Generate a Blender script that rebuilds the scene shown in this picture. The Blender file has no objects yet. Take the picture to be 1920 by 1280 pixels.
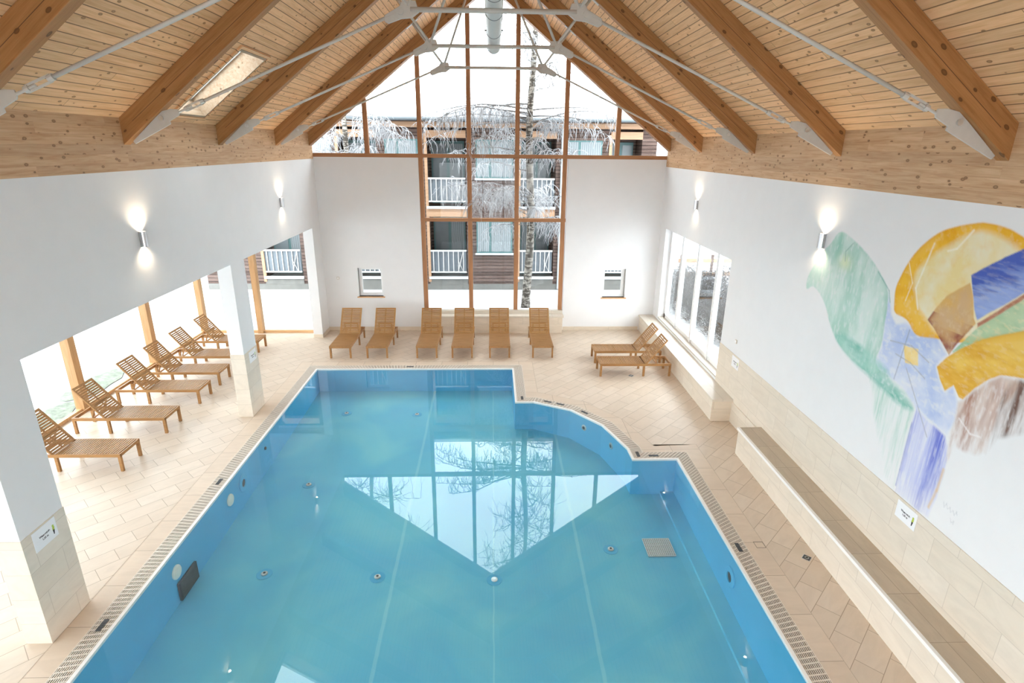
import bpy, bmesh, math, random
import numpy as np
from mathutils import Vector, Matrix
from mathutils.geometry import tessellate_polygon
PI = math.pi
R = math.radians
scene = bpy.context.scene
COL = scene.collection
random.seed(7)

# ------------------------------------------------------------------ camera
CAMZ = 6.0
cam_d = bpy.data.cameras.new('camera')
cam_d.sensor_fit = 'HORIZONTAL'; cam_d.sensor_width = 36.0
cam_d.lens = 1071.66616 / 1920 * 36.0
cam_d.clip_start = 0.05; cam_d.clip_end = 1000
cam = bpy.data.objects.new('camera', cam_d); COL.objects.link(cam)
def cam_axes(y, p, r):
    cy, sy, cp, sp, cr, sr = math.cos(y), math.sin(y), math.cos(p), math.sin(p), math.cos(r), math.sin(r)
    f = Vector((sy*cp, cy*cp, -sp)); rt = Vector((cy, -sy, 0)); up = rt.cross(f)
    return cr*rt + sr*up, -sr*rt + cr*up, f
_rt, _up, _f = cam_axes(R(1.98974192), R(18.79978995), R(0.53320651))
cam.matrix_world = Matrix(((_rt.x, _up.x, -_f.x, 0), (_rt.y, _up.y, -_f.y, 0), (_rt.z, _up.z, -_f.z, CAMZ), (0, 0, 0, 1)))
scene.camera = cam

# ------------------------------------------------------------------ world, exposure
SKY = 9.8
w = bpy.data.worlds.new('overcast_sky'); scene.world = w; w.use_nodes = True
w.node_tree.nodes['Background'].inputs[0].default_value = (0.97, 0.98, 1.0, 1)
w.node_tree.nodes['Background'].inputs[1].default_value = SKY
scene.view_settings.view_transform = 'Standard'
scene.view_settings.look = 'None'
scene.view_settings.gamma = 1.0
scene.view_settings.use_curve_mapping = False
scene.view_settings.exposure = 0.0
cy = scene.cycles
cy.use_denoising = True
cy.max_bounces = 10; cy.diffuse_bounces = 6; cy.glossy_bounces = 4; cy.transparent_max_bounces = 12; cy.transmission_bounces = 4
cy.sample_clamp_indirect = 8.0
cy.caustics_reflective = False; cy.caustics_refractive = False
LAMP_W = 29.0

# ------------------------------------------------------------------ dimensions (metres, floor z = 0, camera above the origin)
XL, XR, D = -5.592, 5.52, 18.852
SL = 0.79                         # slope of the roof
CL, CR = 6.36, 6.285              # ceiling height where it meets the side walls
ZBL, ZBR = 5.60, 5.44             # underside of the timber wall beams
XM = (CR - CL + SL*(XR + XL)) / (2*SL)          # ridge
ZRIDGE = CL + SL*(XM - XL)
NEAR = -5.0

# ------------------------------------------------------------------ mesh helpers
class MB:
    def __init__(s): s.v = []; s.f = []
    def poly(s, pts): n = len(s.v); s.v += [tuple(p) for p in pts]; s.f.append(tuple(range(n, n+len(pts))))
    def box(s, x0, x1, y0, y1, z0, z1):
        n = len(s.v)
        s.v += [(x0,y0,z0),(x1,y0,z0),(x1,y1,z0),(x0,y1,z0),(x0,y0,z1),(x1,y0,z1),(x1,y1,z1),(x0,y1,z1)]
        s.f += [(n,n+3,n+2,n+1),(n+4,n+5,n+6,n+7),(n,n+1,n+5,n+4),(n+1,n+2,n+6,n+5),(n+2,n+3,n+7,n+6),(n+3,n,n+4,n+7)]
        return s
    def bar(s, a, b, w, h, up=(0,0,1)):
        a = Vector(a); b = Vector(b); d = (b-a).normalized(); u = Vector(up)
        sd = d.cross(u)
        if sd.length < 1e-4: sd = d.cross(Vector((1,0,0)))
        sd.normalize(); u = sd.cross(d); n = len(s.v)
        for p in (a, b):
            for i, j in ((-1,-1),(1,-1),(1,1),(-1,1)): s.v.append(tuple(p + sd*(w/2*i) + u*(h/2*j)))
        s.f += [(n,n+1,n+2,n+3),(n+7,n+6,n+5,n+4),(n,n+4,n+5,n+1),(n+1,n+5,n+6,n+2),(n+2,n+6,n+7,n+3),(n+3,n+7,n+4,n)]
        return s
    def prism(s, pts, d):                         # closed outline pts swept by vector d
        n = len(s.v); k = len(pts); d = Vector(d)
        s.v += [tuple(p) for p in pts] + [tuple(Vector(p)+d) for p in pts]
        s.f.append(tuple(range(n+k-1, n-1, -1))); s.f.append(tuple(range(n+k, n+2*k)))
        for i in range(k):
            j = (i+1) % k; s.f.append((n+i, n+j, n+k+j, n+k+i))
        return s
    def tube(s, pts, r, n=8, caps=True):
        pts = [Vector(p) for p in pts]; rs = r if isinstance(r, (list, tuple)) else [r]*len(pts)
        base = len(s.v); prev = None
        for i, p in enumerate(pts):
            t = (pts[min(i+1, len(pts)-1)] - pts[max(i-1, 0)]).normalized()
            if prev is None:
                u = t.cross(Vector((0,0,1)));
                if u.length < 1e-3: u = t.cross(Vector((1,0,0)))
            else: u = prev - t*prev.dot(t)
            u.normalize(); prev = u; q = t.cross(u)
            for k in range(n):
                a = 2*PI*k/n; s.v.append(tuple(p + (u*math.cos(a) + q*math.sin(a))*rs[i]))
        for i in range(len(pts)-1):
            for k in range(n):
                a = base+i*n+k; b = base+i*n+(k+1) % n; s.f.append((a, b, b+n, a+n))
        if caps:
            s.f.append(tuple(range(base+n-1, base-1, -1))); e = base+(len(pts)-1)*n; s.f.append(tuple(range(e, e+n)))
        return s
    def lathe(s, prof, c=(0,0,0), ax=(0,0,1), n=20):   # prof: (radius, height) pairs
        ax = Vector(ax).normalized(); u = ax.cross(Vector((0,0,1)))
        if u.length < 1e-3: u = Vector((1,0,0))
        u.normalize(); q = ax.cross(u); c = Vector(c); base = len(s.v)
        for r_, h in prof:
            for k in range(n):
                a = 2*PI*k/n; s.v.append(tuple(c + ax*h + (u*math.cos(a) + q*math.sin(a))*r_))
        for i in range(len(prof)-1):
            for k in range(n):
                a = base+i*n+k; b = base+i*n+(k+1) % n; s.f.append((a, b, b+n, a+n))
        s.f.append(tuple(range(base+n-1, base-1, -1))); e = base+(len(prof)-1)*n; s.f.append(tuple(range(e, e+n)))
        return s
    def flat(s, loops, z):                        # polygon (with holes) at height z (number or function)
        zz = z if callable(z) else (lambda x, y: z)
        pts = [Vector((p[0], p[1], 0)) for l in loops for p in l]
        tri = tessellate_polygon([[Vector((p[0], p[1], 0)) for p in l] for l in loops]); n = len(s.v)
        s.v += [(p.x, p.y, zz(p.x, p.y)) for p in pts]
        for t in tri:
            a, b, c = (pts[i] for i in t)
            up = (b-a).cross(c-a).z > 0
            s.f.append(tuple(n+i for i in (t if up else t[::-1])))
        return s
    def build(s, name, mat, parent=None, smooth=False, bevel=0.0, autosm=None):
        me = bpy.data.meshes.new(name); me.from_pydata(s.v, [], s.f); me.validate(); me.update()
        if bevel > 0:
            bm = bmesh.new(); bm.from_mesh(me)
            bmesh.ops.bevel(bm, geom=list(bm.edges), offset=bevel, segments=1, affect='EDGES', clamp_overlap=True)
            bm.to_mesh(me); bm.free()
        if mat: me.materials.append(mat)
        if smooth: me.polygons.foreach_set('use_smooth', [True]*len(me.polygons))
        o = bpy.data.objects.new(name, me); COL.objects.link(o)
        if parent: o.parent = parent
        return o

def tag(o, label=None, cat=None, group=None, kind=None):
    if label: o['label'] = label
    if cat: o['category'] = cat
    if group: o['group'] = group
    if kind: o['kind'] = kind
    return o
def empty(name, loc=(0,0,0), rz=0.0, size=0.2):
    o = bpy.data.objects.new(name, None); o.empty_display_size = size; COL.objects.link(o)
    o.location = loc; o.rotation_euler = (0, 0, rz); return o
def struct(o): o['kind'] = 'structure'; return o
KIDS = {}
def copy_tree(o, parent=None):
    c = o.copy(); COL.objects.link(c)
    if parent: c.parent = parent
    for ch in list(o.children): copy_tree(ch, c)
    return c

# ------------------------------------------------------------------ materials
class NT:
    def __init__(s, name):
        s.m = bpy.data.materials.new(name); s.m.use_nodes = True; s.t = s.m.node_tree; s.n = s.t.nodes
        s.b = s.n['Principled BSDF']; s.out = s.n['Material Output']
    def new(s, typ, **kw):
        x = s.n.new(typ)
        for k, v in kw.items(): setattr(x, k, v)
        return x
    def link(s, a, b): s.t.links.new(a, b)
    def val(s, sock, v):
        if hasattr(v, 'links') or isinstance(v, bpy.types.NodeSocket): s.link(v, sock)
        else: sock.default_value = v
    def math(s, op, a, b=0.0, c=0.0, clamp=False):
        x = s.new('ShaderNodeMath', operation=op, use_clamp=clamp)
        s.val(x.inputs[0], a); s.val(x.inputs[1], b); s.val(x.inputs[2], c); return x.outputs[0]
    def coord(s, kind='Object'): return s.new('ShaderNodeTexCoord').outputs[kind]
    def mapping(s, vec, scale=(1,1,1), rot=(0,0,0), loc=(0,0,0)):
        x = s.new('ShaderNodeMapping'); s.link(vec, x.inputs[0])
        x.inputs['Location'].default_value = loc; x.inputs['Rotation'].default_value = rot; x.inputs['Scale'].default_value = scale
        return x.outputs[0]
    def noise(s, vec, scale=5.0, detail=4.0, rough=0.55, dist=0.0):
        x = s.new('ShaderNodeTexNoise'); s.link(vec, x.inputs['Vector'])
        x.inputs['Scale'].default_value = scale; x.inputs['Detail'].default_value = detail
        x.inputs['Roughness'].default_value = rough; x.inputs['Distortion'].default_value = dist
        return x.outputs['Fac']
    def ramp(s, fac, stops):
        x = s.new('ShaderNodeValToRGB'); s.link(fac, x.inputs[0]); e = x.color_ramp.elements
        while len(e) < len(stops): e.new(0.5)
        for i, (p, c) in enumerate(stops):
            e[i].position = p; e[i].color = (*c, 1) if len(c) == 3 else c
        return x.outputs[0]
    def mix(s, f, a, b, blend='MIX'):
        x = s.new('ShaderNodeMix', data_type='RGBA', blend_type=blend)
        s.val(x.inputs[0], f)
        for i, v in ((6, a), (7, b)):
            if isinstance(v, tuple): v = (*v, 1) if len(v) == 3 else v
            s.val(x.inputs[i], v)
        return x.outputs[2]
    def bump(s, h, strength=0.3, dist=0.01):
        x = s.new('ShaderNodeBump'); x.inputs['Strength'].default_value = strength; x.inputs['Distance'].default_value = dist
        s.link(h, x.inputs['Height']); s.link(x.outputs[0], s.b.inputs['Normal']); return x
    def sep(s, v):
        x = s.new('ShaderNodeSeparateXYZ'); s.link(v, x.inputs[0]); return x.outputs
    def comb(s, x, y, z):
        k = s.new('ShaderNodeCombineXYZ'); s.val(k.inputs[0], x); s.val(k.inputs[1], y); s.val(k.inputs[2], z); return k.outputs[0]
    def done(s, base=None, rough=0.5, metal=0.0, spec=None):
        if base is not None:
            if isinstance(base, tuple): s.b.inputs['Base Color'].default_value = (*base, 1)
            else: s.link(base, s.b.inputs['Base Color'])
        s.val(s.b.inputs['Roughness'], rough); s.b.inputs['Metallic'].default_value = metal
        if spec is not None: s.b.inputs['Specular IOR Level'].default_value = spec
        return s.m

def m_plain(name, col, rough=0.5, metal=0.0, var=0.04, scale=6.0, bump=0.0, spec=None):
    n = NT(name); c = n.coord(); f = n.noise(c, scale, 4)
    lo = tuple(max(0, x*(1-var)) for x in col); hi = tuple(min(1, x*(1+var)) for x in col)
    if bump: n.bump(n.noise(c, scale*8, 5), bump, 0.004)
    return n.done(n.ramp(f, [(0.3, lo), (0.7, hi)]), rough, metal, spec)

def m_wood(name, col, dark, grain='X', plank=0.0, across='Y', plankvar=0.25, knots=1.0, knot_scale=4.0,
           groove=0.006, rough=0.55, fine=1.0, knot_cut=0.12, length=0.0, streak=0.5, spec=0.3, lam=0.0):
    n = NT(name); c = n.coord(); gi = 'XYZ'.index(grain); ai = 'XYZ'.index(across)
    info = n.new('ShaderNodeObjectInfo').outputs['Random']
    xyz = n.sep(c); vec = c; pid = info
    if plank:
        q = n.math('DIVIDE', xyz[ai], plank); fl = n.math('FLOOR', q); fr = n.math('FRACT', q)
        wn = n.new('ShaderNodeTexWhiteNoise', noise_dimensions='1D'); n.link(fl, wn.inputs['W']); pid = wn.outputs['Value']
        if length:
            al = n.math('ADD', n.math('DIVIDE', xyz[gi], length), n.math('MULTIPLY', pid, 7.3)); fl2 = n.math('FLOOR', al); fr2 = n.math('FRACT', al)
            w2 = n.new('ShaderNodeTexWhiteNoise', noise_dimensions='2D'); n.link(n.comb(fl, fl2, 0), w2.inputs['Vector']); pid = w2.outputs['Value']
    off = n.comb(n.math('MULTIPLY', pid, 37.0), n.math('MULTIPLY', pid, 91.0), n.math('MULTIPLY', info, 17.0))
    add = n.new('ShaderNodeVectorMath', operation='ADD'); n.link(c, add.inputs[0]); n.link(off, add.inputs[1]); vec = add.outputs[0]
    sc = [9.0*fine]*3; sc[gi] = 0.55*fine
    g = n.noise(n.mapping(vec, tuple(sc)), 2.2, 5, 0.6, 0.6)
    sc2 = [40.0*fine]*3; sc2[gi] = 1.6*fine
    g2 = n.noise(n.mapping(vec, tuple(sc2)), 2.0, 3, 0.5)
    base = n.ramp(n.math('ADD', n.math('MULTIPLY', g, 0.7), n.math('MULTIPLY', g2, 0.3)),
                  [(0.35, dark), (0.35+0.3*streak, tuple((a+b)/2 for a, b in zip(col, dark))), (0.72, col)])
    if plank:
        base = n.mix(n.math('MULTIPLY', n.math('SUBTRACT', pid, 0.5), 2*plankvar), base, tuple(min(1, x*1.25) for x in col), 'MIX') if False else \
            n.mix(1.0, base, n.ramp(pid, [(0.0, (1-plankvar,)*3), (1.0, (1+plankvar*0.3,)*3)]), 'MULTIPLY')
    if knots:
        ks = [1.0]*3; ks[gi] = 0.55
        v = n.new('ShaderNodeTexVoronoi', feature='F1'); n.link(n.mapping(vec, tuple(ks)), v.inputs['Vector']); v.inputs['Scale'].default_value = knot_scale
        rnd = n.sep(v.outputs['Color'])[0]
        size = n.math('MULTIPLY', n.math('GREATER_THAN', rnd, 1-knots*0.5), knot_cut)
        k = n.math('SMOOTH_MIN', 1.0, n.math('MULTIPLY', n.math('SUBTRACT', size, v.outputs['Distance']), 45.0), 0.1, True)
        k = n.math('MAXIMUM', k, 0.0)
        base = n.mix(k, base, tuple(x*0.16 for x in dark))
        ring = n.math('MULTIPLY', n.math('MAXIMUM', n.math('MULTIPLY', n.math('SUBTRACT', n.math('MULTIPLY', size, 1.7), v.outputs['Distance']), 5.0), 0.0), 0.5, 0, True)
        base = n.mix(ring, base, dark)
    h = n.math('MULTIPLY', g2, 0.15)
    if plank:
        e = n.math('MINIMUM', fr, n.math('SUBTRACT', 1.0, fr)); e = n.math('MULTIPLY', e, plank)
        gr = n.math('LESS_THAN', e, groove)
        if length:
            e2 = n.math('MULTIPLY', n.math('MINIMUM', fr2, n.math('SUBTRACT', 1.0, fr2)), length)
            gr = n.math('MAXIMUM', gr, n.math('LESS_THAN', e2, groove*0.5))
        base = n.mix(gr, base, tuple(x*0.35 for x in dark))
        h = n.math('SUBTRACT', h, gr)
    if lam:
        q = n.math('FRACT', n.math('DIVIDE', n.math('ADD', xyz[2], 10.0), lam)); e = n.math('LESS_THAN', q, 0.012/lam*0.5)
        base = n.mix(n.math('MULTIPLY', e, 0.55), base, tuple(x*0.5 for x in dark))
    n.bump(h, 0.25, 0.004)
    return n.done(base, rough, 0.0, spec)

def m_tiles(name, col, col2, mortar, bw, bh, rot=(0,0,0), loc=(0,0,0), gap=0.006, offset=0.5, rough=0.45, vein=0.25, bumpd=0.25, swz=None, spec=0.4):
    n = NT(name); c = n.coord()
    if swz:
        xyz = n.sep(c); c = n.comb(*[xyz['XYZ'.index(a)] for a in swz])
    v = n.mapping(c, (1,1,1), rot, loc)
    b = n.new('ShaderNodeTexBrick', offset=offset, squash=1.0); n.link(v, b.inputs['Vector'])
    b.inputs['Color1'].default_value = (0,0,0,1); b.inputs['Color2'].default_value = (1,1,1,1); b.inputs['Mortar'].default_value = (0.5,)*3+(1,)
    b.inputs['Scale'].default_value = 1.0; b.inputs['Mortar Size'].default_value = gap; b.inputs['Mortar Smooth'].default_value = 0.0
    b.inputs['Brick Width'].default_value = bw; b.inputs['Row Height'].default_value = bh; b.inputs['Bias'].default_value = 0.0
    t = n.sep(b.outputs['Color'])[0]
    off = n.comb(n.math('MULTIPLY', t, 31.0), n.math('MULTIPLY', t, 17.0), 0)
    add = n.new('ShaderNodeVectorMath', operation='ADD'); n.link(v, add.inputs[0]); n.link(off, add.inputs[1])
    vn = n.noise(n.mapping(add.outputs[0], (0.8, 2.6, 2.0)), 1.6, 7, 0.62, 1.4)
    base = n.mix(n.math('MULTIPLY', t, 0.8), col, col2)
    base = n.mix(n.ramp(vn, [(0.40, (0,0,0)), (0.62, (vein,)*3)]), base, tuple(x*0.78 for x in col2))
    base = n.mix(b.outputs['Fac'], base, mortar)
    n.bump(n.math('MULTIPLY', b.outputs['Fac'], -1.0), bumpd, 0.003)
    return n.done(base, rough, 0.0, spec)

def schlick(n, r0, nrm=None):
    g = n.new('ShaderNodeNewGeometry'); d = n.new('ShaderNodeVectorMath', operation='DOT_PRODUCT')
    n.link(nrm if nrm is not None else g.outputs['Normal'], d.inputs[0]); n.link(g.outputs['Incoming'], d.inputs[1])
    k = n.math('POWER', n.math('SUBTRACT', 1.0, n.math('ABSOLUTE', d.outputs['Value']), 0, True), 5.0)
    return n.math('ADD', n.math('MULTIPLY', k, 1-r0), r0)
def m_glass(name, tr=(0.92, 0.96, 0.97), ior=1.45):
    n = NT(name); t = n.t; n.n.remove(n.b)
    a = n.new('ShaderNodeBsdfTransparent'); a.inputs[0].default_value = (*tr, 1)
    g = n.new('ShaderNodeBsdfGlossy'); g.inputs['Roughness'].default_value = 0.0; g.inputs[0].default_value = (1,1,1,1)
    m = n.new('ShaderNodeMixShader'); n.link(schlick(n, 0.006), m.inputs[0]); n.link(a.outputs[0], m.inputs[1]); n.link(g.outputs[0], m.inputs[2])
    n.link(m.outputs[0], n.out.inputs[0]); return n.m

def m_water():
    n = NT('pool_water'); n.n.remove(n.b)
    c = n.coord(); nz = n.noise(n.mapping(c, (1.0, 0.55, 1.0)), 1.6, 2, 0.5)
    bp = n.new('ShaderNodeBump'); bp.inputs['Strength'].default_value = 0.008; bp.inputs['Distance'].default_value = 0.02; n.link(nz, bp.inputs['Height'])
    a = n.new('ShaderNodeBsdfTransparent'); a.inputs[0].default_value = (0.88, 0.97, 0.99, 1)
    g = n.new('ShaderNodeBsdfGlossy'); g.inputs['Roughness'].default_value = 0.0; g.inputs[0].default_value = (1,1,1,1)
    n.link(bp.outputs[0], g.inputs['Normal'])
    m = n.new('ShaderNodeMixShader'); n.link(schlick(n, 0.036, bp.outputs[0]), m.inputs[0]); n.link(a.outputs[0], m.inputs[1]); n.link(g.outputs[0], m.inputs[2])
    n.link(m.outputs[0], n.out.inputs[0]); return n.m

def m_emit(name, col, s):
    n = NT(name); n.b.inputs['Base Color'].default_value = (*col, 1)
    n.b.inputs['Emission Color'].default_value = (*col, 1); n.b.inputs['Emission Strength'].default_value = s; return n.m

M = {}
M['plaster'] = m_plain('white_plaster', (0.78, 0.785, 0.79), 0.9, var=0.012, scale=3.0, bump=0.12, spec=0.1)
M['plank'] = m_wood('spruce_ceiling_boards', (0.88, 0.565, 0.32), (0.66, 0.365, 0.175), 'X', plank=0.137, across='Y', plankvar=0.13, knots=2.0, knot_scale=7.5, knot_cut=0.15, groove=0.0065, length=4.2, spec=0.25)
M['band'] = m_wood('cross_laminated_spruce', (0.68, 0.465, 0.285), (0.47, 0.275, 0.14), 'Y', plank=0.13, across='Z', plankvar=0.10, knots=2.0, knot_scale=9.5, knot_cut=0.19, groove=0.0004, length=3.1, spec=0.2)
M['beam'] = m_wood('glulam_rafter_wood', (0.43, 0.215, 0.08), (0.28, 0.125, 0.04), 'X', knots=2.0, knot_scale=6.5, knot_cut=0.16, spec=0.35, rough=0.5, lam=0.0)
M['post'] = m_wood('larch_post', (0.55, 0.33, 0.16), (0.40, 0.21, 0.085), 'Z', knots=0.5, knot_scale=5.0, knot_cut=0.08)
M['mull'] = m_wood('stained_mullion_wood', (0.46, 0.235, 0.115), (0.33, 0.15, 0.065), 'Z', knots=0.25, knot_scale=6.0, knot_cut=0.06)
M['mullx'] = m_wood('stained_transom_wood', (0.46, 0.235, 0.115), (0.33, 0.15, 0.065), 'X', knots=0.25, knot_scale=6.0, knot_cut=0.06)
M['teak'] = m_wood('oiled_teak', (0.43, 0.235, 0.09), (0.27, 0.125, 0.042), 'X', knots=0.0, fine=2.2, spec=0.35, rough=0.45)
M['teaky'] = m_wood('oiled_teak_slat', (0.44, 0.245, 0.095), (0.28, 0.135, 0.045), 'Y', knots=0.0, fine=2.2, spec=0.35, rough=0.45)
M['steel'] = m_plain('grey_painted_steel', (0.53, 0.51, 0.47), 0.45, 0.0, 0.03, 12)
M['floor'] = m_tiles('sandstone_floor_tiles', (0.70, 0.595, 0.485), (0.64, 0.53, 0.415), (0.36, 0.28, 0.20), 0.64, 0.32, rot=(0,0,R(-45)), loc=(0.1,0.05,0), gap=0.004, rough=0.38)
M['border'] = m_tiles('sandstone_border_slabs', (0.70, 0.585, 0.465), (0.65, 0.53, 0.41), (0.36, 0.28, 0.20), 0.75, 0.75, loc=(0.0,-0.05,0), gap=0.004, offset=0.0, rough=0.38)
M['wain'] = m_tiles('sandstone_wall_tiles', (0.76, 0.69, 0.59), (0.72, 0.64, 0.53), (0.55, 0.48, 0.40), 0.75, 0.37, loc=(0.2,0.06,0), gap=0.003, swz='YZX', vein=0.3, rough=0.45)
M['wainx'] = m_tiles('sandstone_end_tiles', (0.74, 0.65, 0.53), (0.70, 0.60, 0.48), (0.52, 0.45, 0.36), 1.2, 0.37, loc=(0.2,0.06,0), gap=0.003, swz='XZY', vein=0.35, rough=0.45)
M['seat'] = m_tiles('grey_beige_bench_slabs', (0.56, 0.475, 0.365), (0.50, 0.42, 0.32), (0.34, 0.28, 0.21), 0.765, 1.0, loc=(0.0,0.0,0), gap=0.004, offset=0.0, swz='YXZ', vein=0.35, rough=0.4)
M['slab'] = m_tiles('pale_bench_slabs', (0.70, 0.64, 0.55), (0.66, 0.60, 0.51), (0.45, 0.40, 0.33), 0.9, 2.0, gap=0.003, offset=0.0, swz='YXZ', vein=0.2, rough=0.35)
M['rim'] = m_plain('white_pool_rim', (0.86, 0.86, 0.84), 0.35, 0, 0.01, 8)
M['grate'] = m_plain('cream_overflow_grating', (0.74, 0.67, 0.58), 0.5, 0, 0.02, 8)
M['channel'] = m_plain('dark_overflow_channel', (0.20, 0.17, 0.14), 0.7)
M['water'] = m_water()
M['glass'] = m_glass('window_glass')
M['white'] = m_plain('white_window_frame', (0.82, 0.83, 0.83), 0.4, 0, 0.01, 8)
M['grey'] = m_plain('grey_edge_gasket', (0.22, 0.21, 0.19), 0.6)
M['alu'] = m_plain('brushed_aluminium', (0.55, 0.55, 0.56), 0.32, 1.0, 0.05, 30)
M['lamp'] = m_emit('warm_lamp_lens', (1.0, 0.80, 0.55), 60.0)
M['steelw'] = m_plain('polished_steel_fitting', (0.62, 0.63, 0.62), 0.3, 0.7, 0.03, 20)
M['opal'] = m_plain('cream_underwater_lamp_glass', (0.92, 0.86, 0.74), 0.3)
M['dark'] = m_plain('dark_grey_plastic', (0.055, 0.06, 0.065), 0.5)
M['paper'] = m_plain('white_laminated_paper', (0.86, 0.87, 0.89), 0.35, 0, 0.005)
M['ink'] = m_plain('black_ink', (0.03, 0.03, 0.04), 0.6)
M['green'] = m_plain('lime_green_print', (0.45, 0.55, 0.08), 0.6)
M['duct'] = m_plain('white_duct_sheet', (0.56, 0.60, 0.59), 0.4, 0.0, 0.02, 10)
M['ductband'] = m_plain('grey_duct_clamp', (0.22, 0.24, 0.25), 0.5)
M['snow'] = m_plain('fresh_snow', (0.52, 0.53, 0.55), 0.8, 0, 0.02, 0.6)
M['bark'] = None

def liner(name, a, b, c2):
    n = NT(name); c = n.coord(); f = n.noise(c, 0.55, 3, 0.5, 0.6); xyz = n.sep(c)
    base = n.ramp(f, [(0.30, a), (0.50, b), (0.72, c2)])
    e = None                                       # lighter welded seams running along the pool
    for x in (-1.68, -0.003, 1.53):
        wob = n.math('ADD', xyz[0], n.math('MULTIPLY', n.math('SUBTRACT', n.noise(c, 1.6, 2), 0.5), 0.05))
        k = n.math('LESS_THAN', n.math('ABSOLUTE', n.math('SUBTRACT', wob, x)), 0.028 if abs(x) > 0.1 else 0.012)
        e = k if e is None else n.math('MAXIMUM', e, k)
    base = n.mix(n.math('MULTIPLY', e, 0.25), base, (0.50, 0.86, 0.84))
    return n.done(base, 0.6, 0, 0.1)
M['liner'] = liner('pool_liner_floor', (0.145, 0.50, 0.73), (0.175, 0.56, 0.735), (0.24, 0.63, 0.735))
M['linerw'] = m_plain('pool_liner_wall', (0.13, 0.48, 0.73), 0.6, 0, 0.03, 1.2, spec=0.1)

# ================================================================== SETTING
# ---- pool outline (counter-clockwise) and offsets
PL, PR, PF, PN = -4.970, 3.735, 15.20, -1.2
POOL = [(PL, PN), (PR, PN), (PR, 10.15), (2.828, 10.15), (2.813, 10.599), (2.474, 11.673), (1.852, 12.475), (1.007, 12.931), (0.54, 12.931), (0.54, PF), (PL, PF)]
def offset(poly, d):
    out = []; n = len(poly)
    for i in range(n):
        a = Vector(poly[i-1]); b = Vector(poly[i]); c = Vector(poly[(i+1) % n])
        u = (b-a).normalized(); v = (c-b).normalized(); n1 = Vector((u.y, -u.x)); n2 = Vector((v.y, -v.x))
        m = (n1+n2); m = m / max(0.3, m.dot(n1)); out.append((b.x+m.x*d, b.y+m.y*d))
    return out
RIM, GRT, BRD = offset(POOL, 0.045), offset(POOL, 0.295), offset(POOL, 0.605)
AX = -9.70                                        # side glazing of the aisle
AY = 18.60                                        # end glazing of the aisle
fl = MB()
fl.flat([[(AX-0.1, NEAR-1), (XR+0.3, NEAR-1), (XR+0.3, D+0.1), (-5.75, D+0.1), (-5.75, AY+0.1), (AX-0.1, AY+0.1)], BRD[::-1]], 0.0)
struct(fl.build('floor', M['floor']))
bd = MB(); bd.flat([BRD, GRT[::-1]], 0.001); struct(bd.build('trim_1', M['border']))
# joint line between border and diagonal tiles
def ring_quads(mb, a, b, z0, z1):
    n = len(a)
    for i in range(n):
        j = (i+1) % n; mb.poly([(*a[i], z0), (*a[j], z0), (*b[j], z1), (*b[i], z1)])
jl = MB(); jl.flat([offset(POOL, 0.609), offset(POOL, 0.602)[::-1]], 0.0025)
struct(jl.build('trim_2', m_plain('grout_line', (0.45, 0.37, 0.28), 0.8)))

# ---- swimming pool (one thing with its parts)
pool = tag(empty('swimming_pool', (0, 0, 0)), 'blue lined indoor swimming pool with curved bay and cream overflow grating round its edge', 'swimming pool')
ZF = lambda x, y: -(0.68 + (15.2-y)*0.027)
b = MB(); b.flat([POOL], ZF); b.build('basin_floor', M['liner'], pool)
b = MB()
for i in range(len(POOL)):
    p, q = POOL[i], POOL[(i+1) % len(POOL)]
    b.poly([(*p, -0.035), (*p, ZF(*p)), (*q, ZF(*q)), (*q, -0.035)])
b.build('basin_wall', M['linerw'], pool)
b = MB(); led = [(PR-0.28, PN), (PR, PN), (PR, 10.15), (PR-0.28, 10.15)]
b.prism([(PR-0.28, PN, ZF(0, PN)+0.06), (PR, PN, ZF(0, PN)+0.06), (PR, 10.15, ZF(0, 10.15)+0.06), (PR-0.28, 10.15, ZF(0, 10.15)+0.06)], (0, 0, -0.3)); b.build('underwater_ledge', M['liner'], pool)
b = MB(); b.flat([POOL], -0.012); b.build('water', M['water'], pool)
b = MB(); b.flat([RIM, POOL[::-1]], 0.006); ring_quads(b, POOL, POOL, -0.035, 0.006); b.build('rim', M['rim'], pool)
b = MB(); b.flat([GRT, RIM[::-1]], -0.03); b.build('overflow_channel', M['channel'], pool)
for i in range(len(POOL)):
    a0, a1 = Vector(RIM[i]), Vector(RIM[(i+1) % len(POOL)]); b0, b1 = Vector(GRT[i]), Vector(GRT[(i+1) % len(POOL)])
    g = MB(); K = 10
    def PT(t, s, z): p = (a0.lerp(a1, s)).lerp(b0.lerp(b1, s), t); return (p.x, p.y, z)
    for k in range(K+1):
        t0 = max(0, k/K - 0.026); t1 = min(1, k/K + 0.026)
        if k in (0, K): t0, t1 = (0, 0.05) if k == 0 else (0.95, 1)
        g.poly([PT(t0, 0, .002), PT(t0, 1, .002), PT(t1, 1, .002), PT(t1, 0, .002)])
        g.poly([PT(t1, 0, .002), PT(t1, 1, .002), PT(t1, 1, -.025), PT(t1, 0, -.025)])
    L = (a1-a0).length; c = max(1, int(L/0.078))
    for k in range(c+1):
        s0 = max(0, (k-0.13)/c); s1 = min(1, (k+0.13)/c)
        g.poly([PT(0, s0, .0022), PT(0, s1, .0022), PT(1, s1, .0022), PT(1, s0, .0022)])
    g.build('overflow_grating', M['grate'], pool)
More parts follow.
